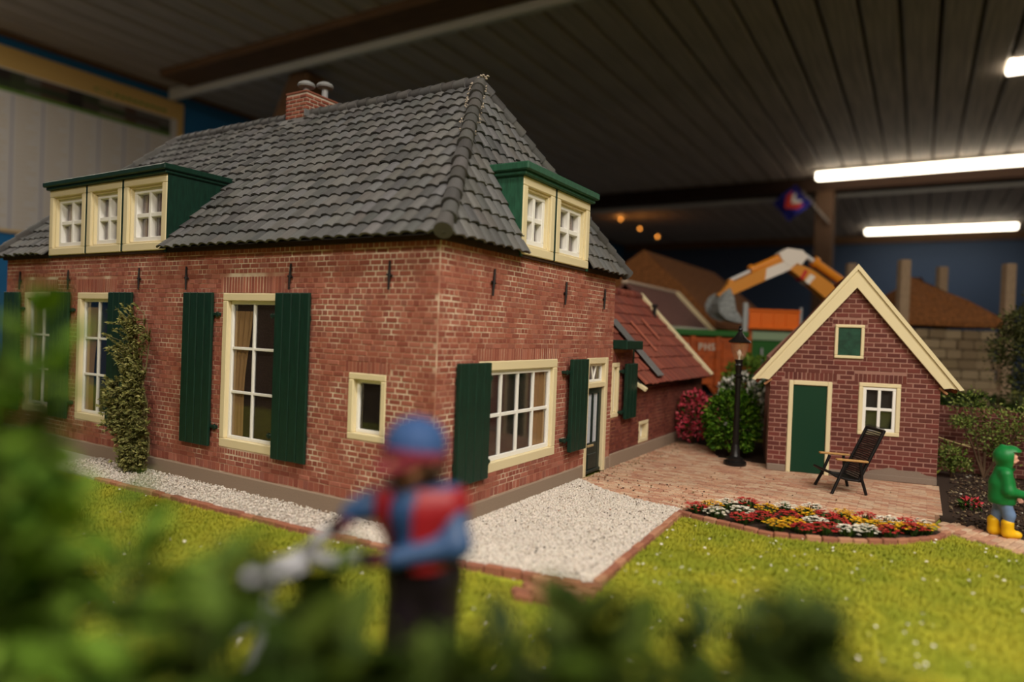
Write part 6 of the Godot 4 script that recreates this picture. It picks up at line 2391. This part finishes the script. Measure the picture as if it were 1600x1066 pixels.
func head_bones(c: Vector3, f: Vector3, r: float, col: Color) -> Array:
	var rt := f.cross(Vector3.UP).normalized()
	var b := []
	b.append([c + v3(0, r * 0.25, 0) - f * r * 0.1, c + v3(0, r * 0.2, 0) + f * r * 0.12, r * 0.95, r * 0.92, col])
	b.append([c + f * r * 0.2 - v3(0, r * 0.4, 0), c + f * r * 0.42 - v3(0, r * 0.62, 0), r * 0.62, r * 0.40, col])
	b.append([c + f * r * 0.98 + v3(0, r * 0.05, 0), c + f * r * 1.14 - v3(0, r * 0.2, 0), r * 0.08, r * 0.15, col])
	for s in [-1.0, 1.0]:
		b.append([c + rt * s * r * 0.95 + v3(0, r * 0.12, 0), c + rt * s * r * 0.98 - v3(0, r * 0.15, 0), r * 0.15, r * 0.11, col])
		b.append([c + f * r * 0.8 + rt * s * r * 0.42 - v3(0, r * 0.25, 0), c + f * r * 0.6 + rt * s * r * 0.55 - v3(0, r * 0.4, 0), r * 0.2, r * 0.16, col])
		b.append([c + f * r * 0.86 + rt * s * r * 0.2 + v3(0, r * 0.28, 0), c + f * r * 0.78 + rt * s * r * 0.55 + v3(0, r * 0.24, 0), r * 0.12, r * 0.10, col])
	return b

func face_marks(t: Node, c: Vector3, f: Vector3, r: float) -> void:
	var rt := f.cross(Vector3.UP).normalized()
	for s in [-1.0, 1.0]:
		var m := MB.new()
		m.ball(c + f * r * 0.93 + rt * s * r * 0.34 + v3(0, r * 0.1, 0), v3(r, r, r) * 0.11, 6, 8)
		part(t, "eye", m, mat("eye_dark", Color8(30, 24, 22), 0.3))
	var m := MB.new()
	m.tube([c + f * r * 0.86 + rt * r * 0.22 - v3(0, r * 0.50, 0), c + f * r * 0.97 - v3(0, r * 0.54, 0), c + f * r * 0.86 - rt * r * 0.22 - v3(0, r * 0.50, 0)], r * 0.05, 6)
	part(t, "mouth", m, mat("lip", Color8(150, 76, 66), 0.5))

func man() -> void:
	var o := v3(3.35, 0, 4.38)
	var t := thing("person", "man in blue cap, red vest and blue sleeves holding a grey bicycle on the lawn", "person", o)
	var sk := lin(150, 104, 76)
	var blue := lin(44, 72, 110)
	var black := lin(22, 20, 22)
	var f := v3(-0.14, 0, 0.99)
	var fb := v3(0.15, 0, 0.989)
	var hc := v3(3.285, 2.14, 4.45)
	var B := []
	# torso in the shirt's blue, trousers black
	B.append([v3(3.29, 1.97, 4.42), v3(3.285, 2.05, 4.43), 0.075, 0.07, sk])
	B.append([v3(3.21, 1.86, 4.46), v3(3.40, 1.86, 4.36), 0.135, 0.135, blue])
	B.append([v3(3.30, 1.84, 4.42), v3(3.33, 1.62, 4.41), 0.165, 0.145, blue])
	B.append([v3(3.27, 1.5, 4.44), v3(3.41, 1.5, 4.36), 0.135, 0.135, black])
	B.append([v3(3.15, 1.915, 4.49), v3(3.07, 1.865, 4.60), 0.082, 0.068, blue])
	B.append([v3(3.07, 1.865, 4.60), v3(3.0, 1.825, 4.66), 0.066, 0.055, blue])
	B.append([v3(3.46, 1.92, 4.34), v3(3.575, 1.70, 4.42), 0.088, 0.072, blue])
	B.append([v3(3.575, 1.70, 4.42), v3(3.33, 1.64, 4.65), 0.070, 0.055, blue])
	B.append([v3(3.27, 1.47, 4.44), v3(3.24, 0.86, 4.50), 0.13, 0.095, black])
	B.append([v3(3.24, 0.86, 4.50), v3(3.24, 0.14, 4.42), 0.092, 0.062, black])
	B.append([v3(3.42, 1.47, 4.36), v3(3.45, 0.86, 4.36), 0.13, 0.095, black])
	B.append([v3(3.45, 0.86, 4.36), v3(3.47, 0.14, 4.26), 0.092, 0.062, black])
	for q in [v3(3.24, 0.065, 4.40), v3(3.47, 0.065, 4.24)]:
		B.append([q, q + f * 0.22, 0.068, 0.06, black])
	var m := MB.new()
	skin(m, B, 0.024, 0.06)
	skin(m, head_bones(hc, f, 0.165, sk) + [[hc - v3(0, 0.12, 0), hc - v3(0, 0.22, 0), 0.075, 0.075, sk]], 0.013, 0.035)
	var glove := lin(96, 34, 44)
	var g1 := v3(3.0, 1.825, 4.66)
	skin(m, hand(g1, v3(-0.15, -0.6, 0.5).normalized(), v3(0.3, -0.5, -0.5).normalized(), 0.17, 0.75, 1.0, glove) + [[g1 + v3(0.03, 0.02, -0.03), g1, 0.05, 0.045, glove]], 0.011, 0.012)
	var g2 := v3(3.33, 1.64, 4.65)
	skin(m, hand(g2, v3(-0.95, -0.1, 0.25).normalized(), v3(-0.1, -0.9, -0.1).normalized(), 0.18, 0.75, -1.0, glove) + [[g2 + v3(0.03, 0.01, -0.03), g2, 0.05, 0.045, glove]], 0.011, 0.012)
	part(t, "body", m, vc_mat())
	face_marks(t, hc, f, 0.165)
	# red vest, open at the front
	m = MB.new()
	var red := lin(134, 22, 32)
	var V := [[v3(3.20, 1.87, 4.47), v3(3.41, 1.87, 4.355), 0.165, 0.165, red], [v3(3.30, 1.84, 4.42), v3(3.33, 1.55, 4.41), 0.200, 0.195, red]]
	var rt := f.cross(Vector3.UP).normalized()
	skin(m, V, 0.022, 0.06, func(c: Vector3) -> bool:
		var q := c - v3(3.30, 0, 4.42)
		if q.dot(fb) > 0.02 and absf(q.dot(fb.cross(Vector3.UP))) < 0.07: return false
		return c.y < 1.99 and c.y > 1.565)
	part(t, "vest", m, vc_mat())
	m = MB.new()
	m.tube([v3(3.27, 1.58, 4.42) + f * 0.14, v3(3.41, 1.575, 4.36) + f * 0.08], 0.02, 6)
	part(t, "belt", m, mat("black_plastic", Color8(22, 20, 20)))
	# cap with its peak
	m = MB.new()
	var tilt := Basis(rt, 0.12)
	m.lathe(hc + v3(0, 0.045, 0), [Vector2(0.172, -0.03), Vector2(0.178, 0.02), Vector2(0.165, 0.09), Vector2(0.125, 0.15), Vector2(0.06, 0.185), Vector2(0.0, 0.195)], 22, true, tilt)
	var cap := part(t, "cap", m, mat("cap_blue", Color8(44, 74, 120), 0.7))
	m = MB.new()
	m.lathe(hc + v3(0, 0.045, 0), [Vector2(0.175, -0.045), Vector2(0.184, -0.04), Vector2(0.186, 0.005), Vector2(0.176, 0.01)], 22, true, tilt)
	part(cap, "band", m, mat("cap_band", Color8(120, 34, 50), 0.7))
	m = MB.new()
	var pk := PackedVector2Array()
	for i in 11:
		var a := -1.0 + 2.0 * i / 10.0
		pk.append(Vector2(sin(a) * 0.16, cos(a) * 0.26))
	for i in 11:
		var a := 1.0 - 2.0 * i / 10.0
		pk.append(Vector2(sin(a) * 0.165, cos(a) * 0.165))
	m.prism(pk, hc + v3(0, 0.02, 0), rt, (f - v3(0, 0.25, 0)).normalized(), v3(0, 0.016, 0))
	part(cap, "peak", m, mat("cap_band", Color8(120, 34, 50)))
	m = MB.new()
	m.lathe(hc + v3(0, -0.02, 0) - f * 0.02, [Vector2(0.10, -0.12), Vector2(0.165, -0.06), Vector2(0.176, 0.0), Vector2(0.176, 0.05)], 18)
	# hair only at the back and sides: keep the rear half
	var keep := PackedInt32Array()
	for i in range(0, m.ix.size(), 3):
		var c: Vector3 = (m.v[m.ix[i]] + m.v[m.ix[i + 1]] + m.v[m.ix[i + 2]]) / 3.0 - hc
		if c.dot(f) < 0.04: keep.append_array(m.ix.slice(i, i + 3))
	m.ix = keep
	part(t, "hair", m, mat("brown_hair", Color8(58, 42, 32), 0.8))

func bicycle() -> void:
	var o := v3(2.8, 0, 4.85)
	var t := thing("bicycle", "grey bicycle held at its handlebar by the man in the red vest", "bicycle", o)
	var gm := mat("bike_grey", Color8(176, 176, 182), 0.35)
	var bk := mat("tyre", Color8(26, 25, 25))
	var fw := v3(2.44, 0.46, 5.12)
	var rw := v3(3.10, 0.46, 4.70)
	var ax := (fw - rw).normalized()
	var side := ax.cross(Vector3.UP).normalized()
	for c in [fw, rw]:
		var W := node(t, "wheel")
		var m := MB.new()
		var ring := []
		for k in 33: ring.append(c + ax * cos(TAU * k / 32.0) * 0.37 + v3(0, sin(TAU * k / 32.0) * 0.37, 0))
		m.tube(ring, 0.035, 8, false)
		part(W, "tyre", m, bk)
		m = MB.new()
		for k in 12:
			var d := ax * cos(TAU * k / 12.0) + v3(0, sin(TAU * k / 12.0), 0)
			m.tube([c + side * 0.04, c + d * 0.36], 0.006, 4, false)
		m.tube([c - side * 0.06, c + side * 0.06], 0.035, 10)
		part(W, "spokes", m, gm)
	var m := MB.new()
	var hd := v3(2.66, 1.36, 4.90)
	var bb := v3(2.82, 0.50, 4.88)
	var st := v3(3.00, 1.08, 4.74)
	m.tube([fw, hd - v3(0.05, 0.25, -0.03), hd, hd + v3(0.1, 0.24, -0.12)], 0.03, 8)
	m.tube([hd - v3(0, 0.1, 0), bb], 0.032, 8)
	m.tube([bb, st], 0.03, 8)
	m.tube([bb, rw], 0.02, 8)
	m.tube([st - v3(0, 0.2, 0), rw], 0.018, 8)
	m.tube([hd - v3(0, 0.05, 0), st - v3(0, 0.3, 0)], 0.028, 8)
	part(t, "frame", m, gm)
	m = MB.new()
	m.cbox(st + v3(0.0, 0.05, 0), v3(0.26, 0.06, 0.14), 0.03, Basis(Vector3.UP, 0.57))
	part(t, "saddle", m, bk)
	m = MB.new()
	var hb := v3(2.78, 1.60, 4.77)
	m.tube([v3(2.975, 1.77, 4.70), v3(2.88, 1.69, 4.74), hb, v3(2.90, 1.55, 4.68), v3(3.02, 1.56, 4.61), v3(3.16, 1.60, 4.66)], 0.042, 10)
	part(t, "handlebar", m, gm)
	m = MB.new()
	m.tube([v3(2.94, 1.735, 4.715), v3(2.99, 1.785, 4.695)], 0.048, 10)
	part(t, "grip", m, bk)
	m = MB.new()
	m.tube([v3(3.13, 1.59, 4.65), v3(3.24, 1.62, 4.67)], 0.048, 10)
	part(t, "grip", m, bk)
	# front carrier and mudguard
	m = MB.new()
	m.cbox(v3(2.66, 1.49, 4.86), v3(0.36, 0.11, 0.2), 0.03, Basis(Vector3.UP, 0.55) * Basis(Vector3.BACK, 0.25))
	part(t, "front_carrier", m, gm)
	m = MB.new()
	var arc := []
	for k in 11:
		var a := 0.4 + 1.9 * k / 10.0
		arc.append(fw + ax * cos(a) * 0.43 + v3(0, sin(a) * 0.43, 0))
	m.tube(arc, 0.03, 8)
	part(t, "mudguard", m, gm)
	m = MB.new()
	m.lathe(v3(2.60, 1.22, 5.02), [Vector2(0, -0.05), Vector2(0.05, -0.04), Vector2(0.07, 0.02), Vector2(0.06, 0.05), Vector2(0, 0.05)], 14, true, Basis(Vector3.RIGHT, PI / 2))
	part(t, "headlamp", m, gm)

func child() -> void:
	var o := v3(6.85, 0.015, -5.44)
	var t := thing("person", "child figure in a green hooded raincoat, jeans and yellow boots on the brick path", "person", o)
	var f := v3(0.93, 0, -0.20).normalized()
	var rt := f.cross(Vector3.UP).normalized()
	var sk := lin(224, 168, 146)
	var gr := lin(26, 118, 56)
	var jean := lin(104, 130, 166)
	var yel := lin(232, 182, 24)
	var c := o
	var hc := c + v3(0, 1.20, 0) + f * 0.04
	var B := []
	B.append([c + v3(0, 0.60, 0), c + v3(0, 1.02, 0), 0.12, 0.09, jean])
	for s in [-1.0, 1.0]:
		var hip: Vector3 = c + v3(0, 0.56, 0) + rt * s * 0.07
		var kn: Vector3 = c + v3(0, 0.34, 0) + rt * s * 0.075 + f * (0.03 + 0.05 * s)
		var an: Vector3 = c + v3(0, 0.10, 0) + rt * s * 0.075 + f * (0.0 + 0.07 * s)
		B.append([hip, kn, 0.095, 0.08, jean])
		B.append([kn, an, 0.078, 0.06, jean])
		B.append([an + v3(0, -0.05, 0), an + f * 0.09 + v3(0, -0.05, 0), 0.05, 0.045, jean])
	var m := MB.new()
	skin(m, B, 0.02, 0.04)
	skin(m, head_bones(hc, f, 0.125, sk) + [[hc - v3(0, 0.08, 0), c + v3(0, 1.02, 0), 0.06, 0.07, sk]], 0.012, 0.03)
	var hl := c + f * 0.30 + v3(0, 0.66, 0) + rt * 0.08
	var hr := c + f * 0.24 + v3(0, 0.60, 0) + rt * -0.12
	skin(m, hand(hl, (f + v3(0, -0.5, 0)).normalized(), (v3(0, -1, 0) - f * 0.4).normalized(), 0.13, 0.5, -1.0, sk), 0.01, 0.01)
	skin(m, hand(hr, (f * 0.5 + v3(0, -0.8, 0)).normalized(), (rt - v3(0, 0.2, 0)).normalized(), 0.13, 0.7, 1.0, sk), 0.01, 0.01)
	part(t, "body", m, vc_mat())
	face_marks(t, hc, f, 0.125)
	# raincoat: coat, sleeves and hood with a face opening
	m = MB.new()
	var C := []
	C.append([c + v3(0, 0.58, 0), c + v3(0, 0.80, 0) - f * 0.01, 0.185, 0.165, gr])
	C.append([c + v3(0, 0.80, 0) - f * 0.01, c + v3(0, 1.00, 0), 0.165, 0.12, gr])
	C.append([c + v3(0, 0.98, 0) + rt * 0.10, c + v3(0, 0.98, 0) - rt * 0.10, 0.085, 0.085, gr])
	for q in [[hl, 1.0], [hr, -1.0]]:
		var sh: Vector3 = c + v3(0, 0.96, 0) + rt * 0.14 * q[1]
		var el: Vector3 = c + v3(0, 0.72, 0) + rt * 0.19 * q[1] + f * 0.03
		C.append([sh, el, 0.08, 0.075, gr])
		C.append([el, el.lerp(q[0], 0.85), 0.075, 0.062, gr])
	skin(m, C, 0.02, 0.05, func(p: Vector3) -> bool: return p.y > c.y + 0.50)
	skin(m, [[hc + v3(0, 0.03, 0) - f * 0.02, hc + v3(0, 0.05, 0) + f * 0.05, 0.165, 0.15, gr], [hc - v3(0, 0.10, 0), c + v3(0, 0.99, 0), 0.13, 0.11, gr], [hc + v3(0, 0.14, 0) - f * 0.05, hc + v3(0, 0.18, 0) - f * 0.07, 0.07, 0.03, gr]], 0.016, 0.04,
		func(p: Vector3) -> bool:
			var q := p - hc
			return not (q.dot(f) > 0.045 and q.y < 0.12 and q.y > -0.15 and absf(q.dot(rt)) < 0.15))
	part(t, "raincoat", m, vc_mat())
	for s in [-1.0, 1.0]:
		m = MB.new()
		var an: Vector3 = c + v3(0, 0.0, 0) + rt * s * 0.075 + f * (0.0 + 0.07 * s)
		skin(m, [[an + v3(0, 0.21, 0) - f * 0.005, an + v3(0, 0.07, 0), 0.085, 0.075, yel], [an + v3(0, 0.055, 0), an + v3(0, 0.05, 0) + f * 0.13, 0.07, 0.06, yel]], 0.016, 0.05)
		part(t, "boot", m, vc_mat())
	# the bag in the hand
	var bg := thing("shoulder_bag", "small magenta bag with orange handle held by the child in the green raincoat", "bag", hl + v3(0, -0.3, 0))
	m = MB.new()
	var q := hl + f * 0.06
	m.cbox(q + v3(0, -0.22, 0), v3(0.16, 0.20, 0.10), 0.035, Basis(f, Vector3.UP, f.cross(Vector3.UP)))
	part(bg, "bag_body", m, mat("magenta_plastic", Color8(176, 30, 70), 0.45))
	m = MB.new()
	m.tube([q + v3(0, -0.14, 0) + f * 0.06, q + v3(0, -0.03, 0) + f * 0.03, q + v3(0, -0.03, 0) - f * 0.03, q + v3(0, -0.14, 0) - f * 0.06], 0.022, 8)
	part(bg, "handle", m, mat("orange_plastic", Color8(230, 112, 40), 0.45))
